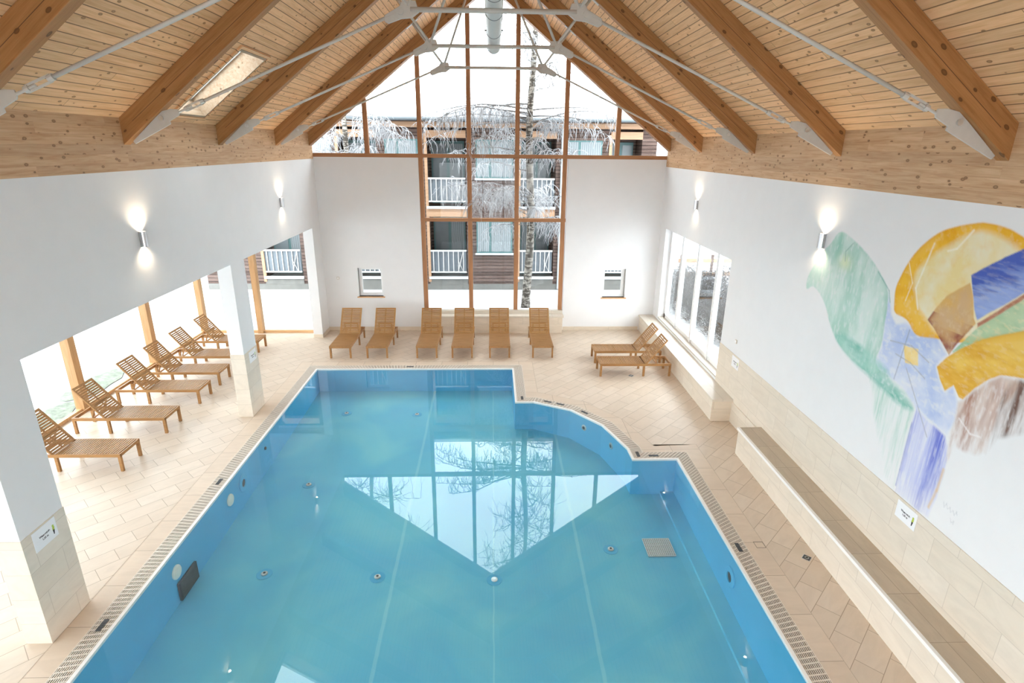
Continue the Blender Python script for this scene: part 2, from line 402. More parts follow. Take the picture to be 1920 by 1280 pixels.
def marker(x, y, ang):
    m_ = MB(); c_, s_ = math.cos(ang), math.sin(ang)
    def rot(u, v): return (x+u*c_-v*s_, y+u*s_+v*c_)
    P4 = [rot(-.1, -.032), rot(.1, -.032), rot(.1, .032), rot(-.1, .032)]
    m_.prism([(*p, 0.002) for p in P4], (0, 0, 0.004))
    r_ = m_
    for k in range(6):
        u = -.085 + k*.034; pts = [rot(u-.006, -.022), rot(u+.006, -.022), rot(u+.006, .022), rot(u-.006, .022)]
        r_.prism([(*p, 0.006) for p in pts], (0, 0, 0.003))
    m_.build('outlet_plate', M['dark'], pool)
for x, y, a in [(-5.142, 6.077, PI/2), (-5.147, 9.479, PI/2), (3.898, 7.434, PI/2), (0.727, 13.186, PI/2), (1.354, 12.954, R(-28)), (1.653, 12.80, R(-28)),
                (2.18, 12.34, R(-52)), (2.986, 10.36, PI/2), (3.30, 10.299, 0), (-2.387, 15.39, 0)]:
    marker(x, y, a)
def inlet(x, y, bright=False, r=0.055):
    z = ZF(x, y); h = MB(); h.lathe([(0.13, 0.0), (0.13, 0.006), (0.118, 0.008)], (x, y, z), n=28); ho = h.build('inlet_flange', M['linerw'], pool)
    f = MB(); f.lathe([(r, 0.008), (r, 0.020), (r*.82, 0.028), (0.03, 0.030), (0.0, 0.030)], (x, y, z), n=24)
    f.build('inlet_cap', M['steelw'] if not bright else M['rim'], ho, smooth=False)
    sl = MB(); sl.lathe([(0.022, 0.030), (0.022, 0.033), (0, 0.033)], (x, y, z), n=12); sl.build('inlet_hole', M['dark'] if not bright else M['steelw'], ho)
for x, y, br in [(-3.88, 13.835, 0), (-2.015, 13.75, 0), (-3.903, 10.593, 0), (-3.872, 8.009, 0), (-1.953, 7.895, 0), (0.013, 7.793, 1), (2.111, 8.491, 0)]:
    inlet(x, y, br)
def wall_disc(c, ax, name, prof, mat, n=24):
    d = MB(); d.lathe(prof, c, ax, n); return d.build(name, mat, pool, smooth=False)
for y, z in ((9.405, -0.349), (7.469, -0.344), (11.9, -0.35)):
    if y < 11: 
        o = wall_disc((PL, y, z), (1, 0, 0), 'underwater_lamp', [(0.115, 0.0), (0.115, 0.02), (0.10, 0.035), (0.06, 0.05), (0.0, 0.055)], M['opal'])
for (x, y, z, ax) in ((PL, 9.987, -0.352, 1), (PR, 7.22, -0.385, -1), (PL, 5.2, -0.37, 1)):
    o = wall_disc((x, y, z), (ax, 0, 0), 'massage_jet_ring', [(0.17, 0.0), (0.17, 0.022), (0.155, 0.03), (0.085, 0.03), (0.08, 0.012)], M['linerw'], 32)
    d = MB(); d.lathe([(0.078, 0.0), (0.078, 0.014), (0.05, 0.02), (0.0, 0.02)], (x, y, z), (ax, 0, 0), 20); d.build('jet_nozzle', M['dark'], o)
d = MB(); d.lathe([(0.035, 0), (0.035, 0.02), (0, 0.02)], (PL, 11.198, -0.258), (1, 0, 0), 14); d.build('wall_nozzle', M['dark'], pool)
for (x, y, z) in ((2.15, 12.10, -0.28), (2.62, 11.22, -0.28)):
    ax = Vector((-0.80, -0.60, 0)) if y > 12 else Vector((-0.955, -0.30, 0))
    d = MB(); d.lathe([(0.075, -0.02), (0.075, 0.012), (0.05, 0.02), (0, 0.02)], (x, y, z), ax, 18); o = d.build('wall_inlet', M['steelw'], pool)
    d = MB(); d.lathe([(0.04, 0.02), (0.035, 0.026), (0, 0.026)], (x, y, z), ax, 12); d.build('wall_inlet_eye', M['dark'], o)
d = MB(); d.box(PL+0.001, PL+0.045, 7.416, 7.966, -0.865, -0.54); o = d.build('suction_panel', M['dark'], pool, bevel=0.008)
d = MB()
for k in range(9):
    z = -0.83 + k*0.032; d.box(PL+0.045, PL+0.050, 7.45, 7.93, z, z+0.012)
d.build('panel_slot', m_plain('panel_grey', (0.11, 0.125, 0.13), 0.5), o)
g = MB(); gx0, gx1, gy0, gy1 = 2.748, 3.24, 8.29, 8.76; z0 = ZF(3, 8.5)
g.box(gx0, gx1, gy0, gy1, z0-0.01, z0+0.012); o = g.build('drain_grate', M['channel'], pool)
g = MB()
for k in range(15):
    x = gx0 + (gx1-gx0)*k/14; g.box(x-.006, x+.006, gy0, gy1, z0+.012, z0+.018)
for k in range(13):
    y = gy0 + (gy1-gy0)*k/12; g.box(gx0, gx1, y-.006, y+.006, z0+.012, z0+.018)
g.build('grate_bar', M['rim'], o)

# ---- walls -------------------------------------------------------
def wall_x(name, x0, x1, outer, holes, mat):       # vertical wall in a plane of constant x, polygon in (y, z)
    m_ = MB(); _slab(m_, outer, holes, lambda p, q: (q, p[0], p[1]), x0, x1); return struct(m_.build(name, mat))
def wall_y(name, y0, y1, outer, holes, mat):
    m_ = MB(); _slab(m_, outer, holes, lambda p, q: (p[0], q, p[1]), y0, y1); return struct(m_.build(name, mat))
def _slab(m_, outer, holes, f, a, b_):
    loops = [outer] + holes
    tri = tessellate_polygon([[Vector((p[0], p[1], 0)) for p in l] for l in loops]); pts = [p for l in loops for p in l]; n = len(m_.v); k = len(pts)
    m_.v += [f(p, a) for p in pts] + [f(p, b_) for p in pts]
    for t in tri: m_.f.append(tuple(n+i for i in t)); m_.f.append(tuple(n+k+i for i in t[::-1]))
    o = 0
    for l in loops:
        for i in range(len(l)):
            j = (i+1) % len(l); m_.f.append((n+o+i, n+o+j, n+k+o+j, n+k+o+i))
        o += len(l)
rect = lambda a, b_, c, d: [(a, c), (b_, c), (b_, d), (a, d)]
ZO = 3.564                                         # head of the opening to the aisle
wall_x('wall_left', XL-0.30, XL, [(NEAR, ZO), (18.05, ZO), (18.05, 0), (D, 0), (D, ZBL), (NEAR, ZBL)], [], M['plaster'])
WY0, WY1, WZ0, WZ1 = 12.97, 18.26, 0.62, 3.576
wall_x('wall_right', XR, XR+0.36, rect(NEAR, D, 0.0, ZBR), [rect(WY0, WY1, WZ0, WZ1)], M['plaster'])
wall_y('wall_back_left', D, D+0.30, rect(XL-0.3, -2.34, 0, 5.655), [rect(-4.51, -3.685, 1.19, 2.16)], M['plaster'])
wall_y('wall_back_right', D, D+0.30, rect(2.375, XR+0.3, 0, 5.655), [rect(3.715, 4.485, 1.16, 2.145)], M['plaster'])
wall_y('wall_back_centre', D, D+0.30, rect(-2.34, 2.375, 0, 0.70), [], M['plaster'])
wall_y('wall_rear', NEAR-.3, NEAR, [(AX-.3, 0), (XR+.3, 0), (XR+.3, CR), (XM, ZRIDGE), (XL, CL), (XL-.3, 3.9), (AX-.3, 3.9)],
       [rect(-4.0, 4.0, .7, 5.0)], M['plaster'])
w8 = struct(empty('window_rear_fill', (0, NEAR, 0)))  # unseen rear window, added to let fill daylight into the near end
for x in (-3.93, -2.3, -.75, .76, 2.3, 3.93): MB().box(x-.07, x+.07, -.2, -.08, .7, 5.0).build('mullion', M['mull'], w8)
MB().box(-4.0, 4.0, -.22, -.08, 4.88, 5.0).build('transom', M['mullx'], w8)
# tiled lower part of the right wall, a thin projecting cladding
struct(MB().box(XR-0.012, XR, NEAR, WY0, 0, 1.554).build('trim_3', M['wain']))
struct(MB().box(XR-0.035, XR-0.012, 10.35, 11.83, 0, 0.49).build('trim_4', M['wain']))
struct(MB().box(XL, -2.36, D-0.015, D, 0, 0.125).build('baseboard_back_left', M['wainx']))
struct(MB().box(2.40, 5.02, D-0.015, D, 0, 0.125).build('baseboard_back_right', M['wainx']))
struct(MB().box(XL, XL+0.012, 18.03, D-0.015, 0, 0.115).build('baseboard_left', M['wain']))
struct(MB().box(XL-0.30, XL+0.012, 18.035, 18.05, 0, 0.115).build('baseboard_pier', M['wainx']))
# timber beams on top of the side walls
struct(MB().box(XL-0.25, XL+0.004, NEAR, D, ZBL, 6.62).build('trim_5', M['band']))
struct(MB().box(XR-0.004, XR+0.25, NEAR, D, ZBR, 6.54).build('trim_6', M['band']))

# ---- ceiling (left slope has the roof window opening)
def slope_obj(name, side, y0, y1, u0, u1, t, mat, holes=()):
    """panel in local space: X along the ridge, Y up the slope, Z outward"""
    m_ = MB(); ang = math.atan(SL)
    _slab(m_, rect(y0, y1, u0, u1), [rect(*h) for h in holes], lambda p, q: (p[0], p[1], q), 0.0, t)
    o = m_.build(name, mat)
    ex = Vector((0, 1, 0))
    if side < 0: ey = Vector((math.cos(ang), 0, math.sin(ang))); o0 = Vector((XL, 0, CL))
    else: ey = Vector((-math.cos(ang), 0, math.sin(ang))); o0 = Vector((XR, 0, CR))
    ez = ex.cross(ey) if side > 0 else ex.cross(ey) * -1
    if ez.z < 0: ez = -ez
    o.matrix_world = Matrix(((ex.x, ey.x, ez.x, o0.x), (ex.y, ey.y, ez.y, o0.y), (ex.z, ey.z, ez.z, o0.z), (0, 0, 0, 1)))
    return o
ANG = math.atan(SL); UL = (XM-XL)/math.cos(ANG); UR = (XR-XM)/math.cos(ANG)
SKU = (0.235, 1.80); SKY_ = (10.62, 11.70)
roof = empty('ceiling', (0, 0, 0)); struct(roof)
o = slope_obj('board_slope', -1, NEAR, D+0.5, -0.3, UL, 0.05, M['plank'], [(SKY_[0], SKY_[1], SKU[0], SKU[1])]); o.parent = roof
o = slope_obj('board_slope', 1, NEAR, D+0.5, -0.3, UR, 0.05, M['plank']); o.parent = roof
# outer roof build-up with snow
o = slope_obj('roof_build_up', -1, NEAR, D+0.9, -1.0, UL, 0.02, M['plaster'], [(SKY_[0]-.02, SKY_[1]+.02, SKU[0]-.02, SKU[1]+.02)]); o.location += Vector((-math.sin(ANG), 0, math.cos(ANG)))*0.40; o.parent = roof
o = slope_obj('roof_build_up', 1, NEAR, D+0.9, -1.0, UR, 0.02, M['plaster']); o.location += Vector((math.sin(ANG), 0, math.cos(ANG)))*0.40; o.parent = roof
# roof window: lined shaft with pane
sk = struct(empty('window_6', (0, 0, 0)))
def shaft(u0, u1, y0, y1, mat, t=0.03, h=0.42):
    m_ = MB()
    for a in ((y0-t, y1+t, u0-t, u0), (y0-t, y1+t, u1, u1+t), (y0-t, y0, u0, u1), (y1, y1+t, u0, u1)):
        m_.box(a[0], a[1], a[2], a[3], -0.02, h)
    return m_
def place_slope(o, side=-1):
    ref = slope_obj('tmp', side, 0, 1, 0, 1, 1, None); o.matrix_world = ref.matrix_world.copy(); bpy.data.objects.remove(ref); return o
o = place_slope(shaft(SKU[0]+.012, SKU[1]-.012, SKY_[0]+.012, SKY_[1]-.012, None, t=0.045).build('window_lining', m_wood('pale_birch_lining', (0.42, 0.34, 0.25), (0.30, 0.19, 0.11), 'X', knots=0.9, knot_scale=7.0, knot_cut=0.16))); o.parent = sk
m_ = MB()
for a in ((SKY_[0]-.10, SKY_[1]+.10, SKU[0]-.10, SKU[0]-.045), (SKY_[0]-.10, SKY_[1]+.10, SKU[1]+.045, SKU[1]+.10), (SKY_[0]-.10, SKY_[0]-.045, SKU[0]-.045, SKU[1]+.045), (SKY_[1]+.045, SKY_[1]+.10, SKU[0]-.045, SKU[1]+.045)): m_.box(*a, -.03, .0)
o = place_slope(m_.build('window_architrave', M['plank'])); o.parent = sk
m_ = MB().box(SKY_[0]+.02, SKY_[1]-.02, SKU[0]+.02, SKU[1]-.02, 0.38, 0.39); o = place_slope(m_.build('pane', M['glass'])); o.parent = sk
m_ = MB()
for a in ((SKY_[0], SKY_[0]+.06, SKU[0], SKU[1]), (SKY_[1]-.06, SKY_[1], SKU[0], SKU[1]), (SKY_[0], SKY_[1], SKU[0], SKU[0]+.06), (SKY_[0], SKY_[1], SKU[1]-.06, SKU[1])): m_.box(*a, 0.33, 0.40)
o = place_slope(m_.build('window_frame', M['white'])); o.parent = sk

# ---- gable and central window -----------------------------------
w1 = struct(empty('window_1', (0, D, 0)))
zt = lambda x: (CL - 0.385 + SL*(x-XL)) if x < XM else (CR - 0.385 + SL*(XR-x))
MX = [(-3.915, 5.7), (-2.268, .72), (-0.745, .72), (0.765, .72), (2.285, .72), (3.92, 5.7)]
for x, zb in MX:
    top = zt(x) + 0.06
    m_ = MB().box(x-.068, x+.068, 0.02, 0.13, zb, top); m_.build('mullion', M['mull'], w1)
MB().box(XL, XR, -0.01, 0.14, 5.655, 5.770).build('transom', M['mullx'], w1)
MB().box(-2.34, 2.37, 0.015, 0.13, 3.685, 3.795).build('transom', M['mullx'], w1)
MB().box(-2.20, 2.24, 0.03, 0.12, 0.69, 0.735).build('bottom_rail', M['white'], w1)
g = MB(); g.prism([(XL, .07, 5.7), (XR, .07, 5.7), (XR, .07, zt(XR)+.1), (XM, .07, ZRIDGE-.3), (XL, .07, zt(XL)+.1)], (0, .01, 0)); g.build('gable_pane', M['glass'], w1)
g = MB(); g.box(-2.3, 2.33, .07, .08, .71, 5.7); g.build('lower_pane', M['glass'], w1)
# pale edge strip where the panes meet the rafters
for side in (-1, 1):
    g = MB(); xe = XL if side < 0 else XR
    pts = [(xe, 0.02, zt(xe)+.03), (XM, 0.02, zt(XM)+.03)]; g.bar(pts[0], pts[1], 0.04, 0.03); g.build('edge_strip', M['white'], w1)
# sill ledge below the central window
lg = tag(empty('window_ledge', (0, D-.1, 0)), 'low tiled ledge under the tall central window behind the middle loungers', 'ledge')
MB().box(-2.36, 2.345, -.245, .098, 0, .545).build('ledge_base', M['wainx'], lg)
MB().box(-2.39, 2.385, -.275, .10, .545, .60).build('ledge_top', M['slab'], lg, bevel=.004)
struct(MB().box(-2.34, 2.375, D-.014, D+.06, .60, .706).build('trim_7', M['slab']))
# small back windows
def small_window(name, x0, x1, z0, z1, dark_left):
    o = struct(empty(name, ((x0+x1)/2, D, z0)));  hw = (x1-x0)/2; h = z1-z0; f = MB()
    if name == 'window_3': pass
    t = .075; ext = .06 if True else 0
    l = t+(.05 if dark_left else 0); r = t+(0 if dark_left else .05)
    f.box(-hw, -hw+l, .14, .20, 0, h); f.box(hw-r, hw, .14, .20, 0, h); f.box(-hw+l, hw-r, .14, .20, 0, .11); f.box(-hw+l, hw-r, .14, .20, h-t, h)
    f.build('window_frame', M['white'], o)
    e = MB(); x = -hw if dark_left else hw-.02; e.box(x, x+.02, .12, .14, 0.02, h-.01); e.build('hinge_strip', M['grey'], o)
    MB().box(-hw+l, hw-r, .165, .172, .11, h-t).build('pane', M['glass'], o)
    MB().box(-hw-.045, hw+.045, -.05, .14, -.035, .0).build('sill_board', m_sill, o)
m_sill = m_wood('pine_sill', (0.70, 0.45, 0.24), (0.52, 0.29, 0.13), 'X', knots=0.0)
small_window('window_2', -4.51, -3.685, 1.19, 2.16, True)
small_window('window_3', 3.715, 4.485, 1.16, 2.145, False)
# ---- right side window
w4 = struct(empty('window_4', (XR, 0, 0))); f = MB(); xo = 0.20
struct(MB().box(XR+.36, XR+1.3, NEAR, D, 3.75, 3.9).build('trim_shade_eave', M['white']))  # unseen eave slab added to hold sky light back from this window
f.box(xo, xo+.09, WY0, WY1, WZ0+.03, WZ0+.15); f.box(xo, xo+.09, WY0, WY1, WZ1-.10, WZ1)
f.box(xo, xo+.09, WY1-.11, WY1, WZ0+.03, WZ1); f.box(xo, xo+.09, WY0, WY0+.03, WZ0+.03, WZ1); f.build('window_frame', M['white'], w4)
for y in (16.98, 15.60, 14.18):
    MB().box(xo-.03, xo+.10, y-.055, y+.055, WZ0+.03, WZ1).build('mullion', M['white'], w4)
    MB().box(xo-.032, xo-.028, y-.060, y-.048, WZ0+.03, WZ1).build('seal', M['grey'], w4)
MB().box(xo+.04, xo+.05, WY0, WY1, WZ0+.1, WZ1-.05).build('pane', M['glass'], w4)
MB().box(-0.0, .36, WY0, WY1, WZ0, WZ0+.035).build('sill', M['slab'], w4)
# ---- aisle on the left
w5 = struct(empty('window_5', (0, 0, 0)))
for x in (-5.93, -7.79, -9.66): MB().box(x-.085, x+.085, AY-.10, AY+.10, 0, 3.62).build('post', M['post'], w5)
for y in (15.66, 12.62, 9.55, 6.45, 3.35): MB().box(AX-.10, AX+.10, y-.10, y+.10, 0, 3.62).build('post', M['post'], w5)
MB().box(AX-.11, -5.7, AY-.04, AY+.06, 0, .085).build('bottom_rail', m_sill, w5)
MB().box(AX-.06, AX+.04, NEAR, AY, 0, .085).build('bottom_rail', m_sill, w5)
MB().box(AX, -5.7, AY-.01, AY+.0, .085, 3.6).build('end_pane', M['glass'], w5)
MB().box(AX-.005, AX+.005, NEAR, AY, .085, 3.6).build('side_pane', M['glass'], w5)
MB().box(AX-.11, AX+.10, NEAR, AY+.1, 3.60, 3.72).build('top_rail', M['post'], w5)
MB().box(AX-.11, XL-.30, AY-.1, AY+.1, 3.60, 3.72).build('top_rail', M['post'], w5)
struct(MB().box(AX-2.0, XL-.30, NEAR, AY+.5, 3.72, 3.95).build('ceiling_aisle_shade_eave', M['plaster']))  # aisle ceiling, run out past the glazing as added overhang dimming the floor

# ================================================================== THINGS
# ---- pillars
def pillar(y0, y1, label):
    p = tag(empty('pillar', (XL-.15, (y0+y1)/2, 0)), label, 'pillar', 'pillars carrying the left wall'); h = (y1-y0)/2
    MB().box(-.150, .150, -h, h, 1.53, ZO).build('shaft', M['plaster'], p)
    MB().box(-.158, .158, -h-.008, h+.008, 0, 1.53).build('tile_cladding', M['wain'], p)
    return p
pillar(5.81, 6.51, 'white pillar with beige tiled foot nearest the camera, a depth notice on its pool side')
pillar(12.23, 12.92, 'white pillar with beige tiled foot standing farther back among the loungers near the pool corner')

# ---- benches on the right
bn = tag(empty('window_bench', (XR-.25, 15.3, 0)), 'pale stone bench running below the right hand window behind two loungers', 'bench')
MB().box(-.215, .25, 11.845-15.3, D-15.3, 0, .50).build('bench_base', M['wain'], bn)
MB().box(-.245, .25, 11.83-15.3, D-15.3, .50, .555).build('bench_top', M['slab'], bn, bevel=.004)
MB().box(-.24, .238, 11.83-15.3, 11.84-15.3, .01, .50).build('end_face', M['wainx'], bn)
bn = tag(empty('wall_bench', (XR-.25, 5, 0)), 'long tiled bench below the mural with grey beige seat slabs and white front edge', 'bench')
MB().box(-.235, .238, NEAR-5, 10.38-5, 0, .555).build('bench_base', M['wain'], bn)
MB().box(-.215, .238, NEAR-5, 10.39-5, .555, .592).build('seat_slab', M['seat'], bn)
MB().box(-.262, -.215, NEAR-5, 10.39-5, .545, .597).build('edge_trim', M['rim'], bn)

# ---- sconces
def sconce(x, y, s, label):
    o = tag(empty('wall_sconce', (x, y, 4.56)), label, 'wall lamp', 'up and down wall lamps')
    b_ = MB(); pts = []
    for k in range(13):
        a = -PI/2 + PI*k/12; pts.append((s*(.035+.055*math.cos(a)), .055*math.sin(a), -.12))
    pts = [(0, -.055, -.12)] + pts + [(0, .055, -.12)]
    if s < 0: pts = pts[::-1]
    # open shell
    n = len(pts); v0 = len(b_.v); inn = [(p[0]*.86 if abs(p[0]) > 1e-4 else s*.006, p[1]*.86, p[2]) for p in pts]
    for ring, z in ((pts, -.12), (pts, .12), (inn, .12), (inn, -.12)): b_.v += [(p[0], p[1], z) for p in ring]
    for r_ in range(4):
        for i in range(n):
            j = (i+1) % n; a = v0+r_*n; c = v0+((r_+1) % 4)*n; b_.f.append((a+i, a+j, c+j, c+i))
    b_.build('shade', M['alu'], o)
    MB().box(min(0, s*.012), max(0, s*.012), -.04, .04, -.10, .10).build('back_plate', M['grey'], o)
    for sg in (-1, 1):
        l_ = MB(); l_.lathe([(.030, 0), (.030, .012), (0, .014)], (s*.045, 0, sg*.085), (0, 0, sg), 14); l_.build('lamp_lens', M['lamp'], o)
        ld = bpy.data.lights.new('lamp_light', 'SPOT'); ld.energy = LAMP_W*(1.7 if sg > 0 else .9); ld.color = (1.0, .80, .56); ld.spot_size = R(138); ld.spot_blend = 1.0; ld.shadow_soft_size = .018
        lo = bpy.data.objects.new('lamp_light', ld); COL.objects.link(lo); lo.parent = o; lo.location = (s*.05, 0, sg*.115)
        if sg > 0: lo.rotation_euler = (PI, 0, 0)
    return o
sconce(XL, 9.32, 1, 'aluminium wall lamp lit up and down on the left wall, nearer to the camera')
sconce(XL, 15.62, 1, 'aluminium wall lamp lit up and down on the left wall, close to the window wall')
sconce(XR, 9.41, -1, 'aluminium wall lamp lit up and down beside the green wing of the mural')
sconce(XR, 15.65, -1, 'aluminium wall lamp lit up and down above the right hand window')

# ---- signs
def sign(x, s, y0, y1, z0, z1, label):
    o = tag(empty('depth_notice', (x, (y0+y1)/2, z0)), label, 'sign', 'water depth notices'); hw = abs(y1-y0)/2; h = z1-z0
    o.rotation_euler = (0, 0, R(90) if s > 0 else R(-90))    # local X reads left to right, local -Y faces the room
    MB().box(-hw, hw, -.004, 0, 0, h).build('sheet', M['paper'], o)
    def txt(body, size, x_, z_, name='lettering'):
        c = bpy.data.curves.new('t', 'FONT'); c.body = body; c.size = size; c.align_x = 'CENTER'; c.extrude = .0004; c.offset = .0012
        t = bpy.data.objects.new('t', c); COL.objects.link(t); dg = bpy.context.evaluated_depsgraph_get(); me = bpy.data.meshes.new_from_object(t.evaluated_get(dg))
        bpy.data.objects.remove(t); me.materials.clear(); me.materials.append(M['ink']); q = bpy.data.objects.new(name, me); COL.objects.link(q)
        q.parent = o; q.rotation_euler = (PI/2, 0, 0); q.location = (x_, -.0052, z_)
    txt('Wassertiefe', .036, -.01, h*.52); txt('1,35 m', .036, -.01, h*.34)
    f = MB(); cx = hw*.70; zc = h*.30
    f.lathe([(.016, 0), (.016, .001), (0, .001)], (cx, -.004, zc+.085), (0, -1, 0), 10)
    f.build('swimmer_head', M['green'], o)
    f = MB(); f.prism([(cx-.02, -.004, zc+.03), (cx+.012, -.004, zc+.03), (cx+.02, -.004, zc+.07), (cx-.012, -.004, zc+.072)], (0, -.001, 0)); f.build('swimmer_body', M['green'], o)
    f = MB(); f.prism([(cx-.012, -.004, zc-.03), (cx+.0, -.004, zc-.03), (cx+.014, -.004, zc+.03), (cx-.016, -.004, zc+.03)], (0, -.001, 0)); f.build('swimmer_legs', M['ink'], o)
    return o
sign(XL+.009, 1, 5.957, 6.335, 1.245, 1.512, 'white water depth notice on the tiled foot of the nearest pillar')
sign(XL+.009, 1, 12.45, 12.83, 1.232, 1.495, 'white water depth notice on the tiled foot of the farther pillar')
sign(XR-.013, -1, 6.12, 6.495, 1.272, 1.52, 'white water depth notice under the blue stream of the mural')
sign(XR-.013, -1, 11.81, 12.18, 1.262, 1.52, 'white water depth notice beside the right hand window')

# ---- small fittings
def plate(name, loc, size, label, cat, mat):
    o = MB().box(-size[0]/2, size[0]/2, -size[1]/2, size[1]/2, -size[2]/2, size[2]/2).build(name, mat, bevel=.004); o.location = loc; return tag(o, label, cat)
o = plate('wall_socket', (-5.152, D-.010, 1.82), (.085, .02, .085), 'small square switch on the back wall left of the small window', 'switch', M['slab'])
MB().box(-.025, .025, -.016, -.010, -.025, .025).build('switch_rocker', M['paper'], o)
o = plate('wall_socket', (XR-.010, 12.11, 1.864), (.02, .085, .085), 'small pale switch on the right wall just past the window', 'switch', M['slab'])
MB().box(-.016, -.010, -.025, .025, -.025, .025).build('switch_rocker', M['paper'], o)
for x, y, lb in ((4.86, 7.17, 'small square floor drain between pool edge and long bench'), (3.832, 14.64, 'small dark floor drain under the pair of loungers on the right')):
    o = tag(empty('floor_drain', (x, y, 0)), lb, 'drain'); o.rotation_euler = (0, 0, R(45))
    MB().box(-.062, .062, -.062, .062, 0, .004).build('drain_frame', M['steelw'], o)
    MB().box(-.054, .054, -.054, .054, .004, .0055).build('drain_recess', M['dark'], o)
    g = MB(); g.lathe([(.030, .0055), (.030, .009), (.022, .009), (.022, .0055)], (0, 0, 0), n=16); g.build('drain_ring', M['steelw'], o)
o = tag(empty('floor_hatch', (4.26, 7.49, 0)), 'square hatch frame set into the border slabs by the right pool edge', 'hatch')
g = MB()
for a in ((-.075, .075, -.075, -.069), (-.075, .075, .069, .075), (-.075, -.069, -.07, .07), (.069, .075, -.07, .07)): g.box(*a, .001, .004)
g.build('hatch_joint', M['channel'], o)

# ---- rafters
def rafter(side, y, label, w_=.165, dep=.385):
    """local X runs up the slope, Y along the ridge, Z perpendicular to the slope"""
    name = 'rafter'; o0 = Vector((XL, y, CL)) if side < 0 else Vector((XR, y, CR)); L = UL if side < 0 else UR
    ca, sa = math.cos(ANG), math.sin(ANG)
    ex = Vector((ca, 0, sa)) if side < 0 else Vector((-ca, 0, sa)); ey = Vector((0, 1, 0)) if side < 0 else Vector((0, -1, 0)); ez = ex.cross(ey)
    if ez.z < 0: ez = -ez; 
    h = dep*ca; m_ = MB()
    s0 = dep*sa; e = L + 0.0
    # vertical cut at the wall, plumb cut at the ridge
    prof = [(0, 0), (-s0, -h), (L-s0, -h), (L, 0)]
    prof = [(0.0, -.002), (-(dep)*sa, -h), (L-(dep)*sa, -h), (L, -.002)]
    m_.prism([(p[0], -w_/2, p[1]) for p in prof], (0, w_, 0))
    o = m_.build(name, M['beam'], bevel=.004)
    o.matrix_world = Matrix(((ex.x, ey.x, ez.x, o0.x), (ex.y, ey.y, ez.y, o0.y), (ex.z, ey.z, ez.z, o0.z), (0, 0, 0, 1)))
    g = MB()                                      # glue line crack following the lamella joint
    for s_ in (-1, 1):
        g.box(.12, L-.5, s_*(w_/2), s_*(w_/2+.0012), -h*.52, -h*.52+.006)
    g.build('glue_joint', m_glue, o)
    return tag(o, label, 'rafter', 'glulam rafters under the boarded ceiling')
m_glue = m_plain('dark_glue_joint', (0.11, 0.05, 0.02), 0.7)
RY = [0.05, 3.17, 6.32, 9.43, 12.58, 15.82]
names = {0.05: 'above the camera', 3.17: 'one bay ahead of the camera', 6.32: 'nearest in the picture', 9.43: 'second nearest in the picture', 12.58: 'third nearest in the picture', 15.82: 'last before the gable window'}
for y in RY[2:]:
    rafter(-1, y, 'brown glulam rafter on the left roof slope, ' + names[y]); rafter(1, y, 'brown glulam rafter on the right roof slope, ' + names[y])
for y in RY[:2]:
    rafter(-1, y, 'brown glulam rafter on the left roof slope, ' + names[y]); rafter(1, y, 'brown glulam rafter on the right roof slope, ' + names[y])
rafter(-1, D-.155, 'brown gable rafter framing the left edge of the triangular window', w_=.29)
rafter(1, D-.155, 'brown gable rafter framing the right edge of the triangular window', w_=.29)

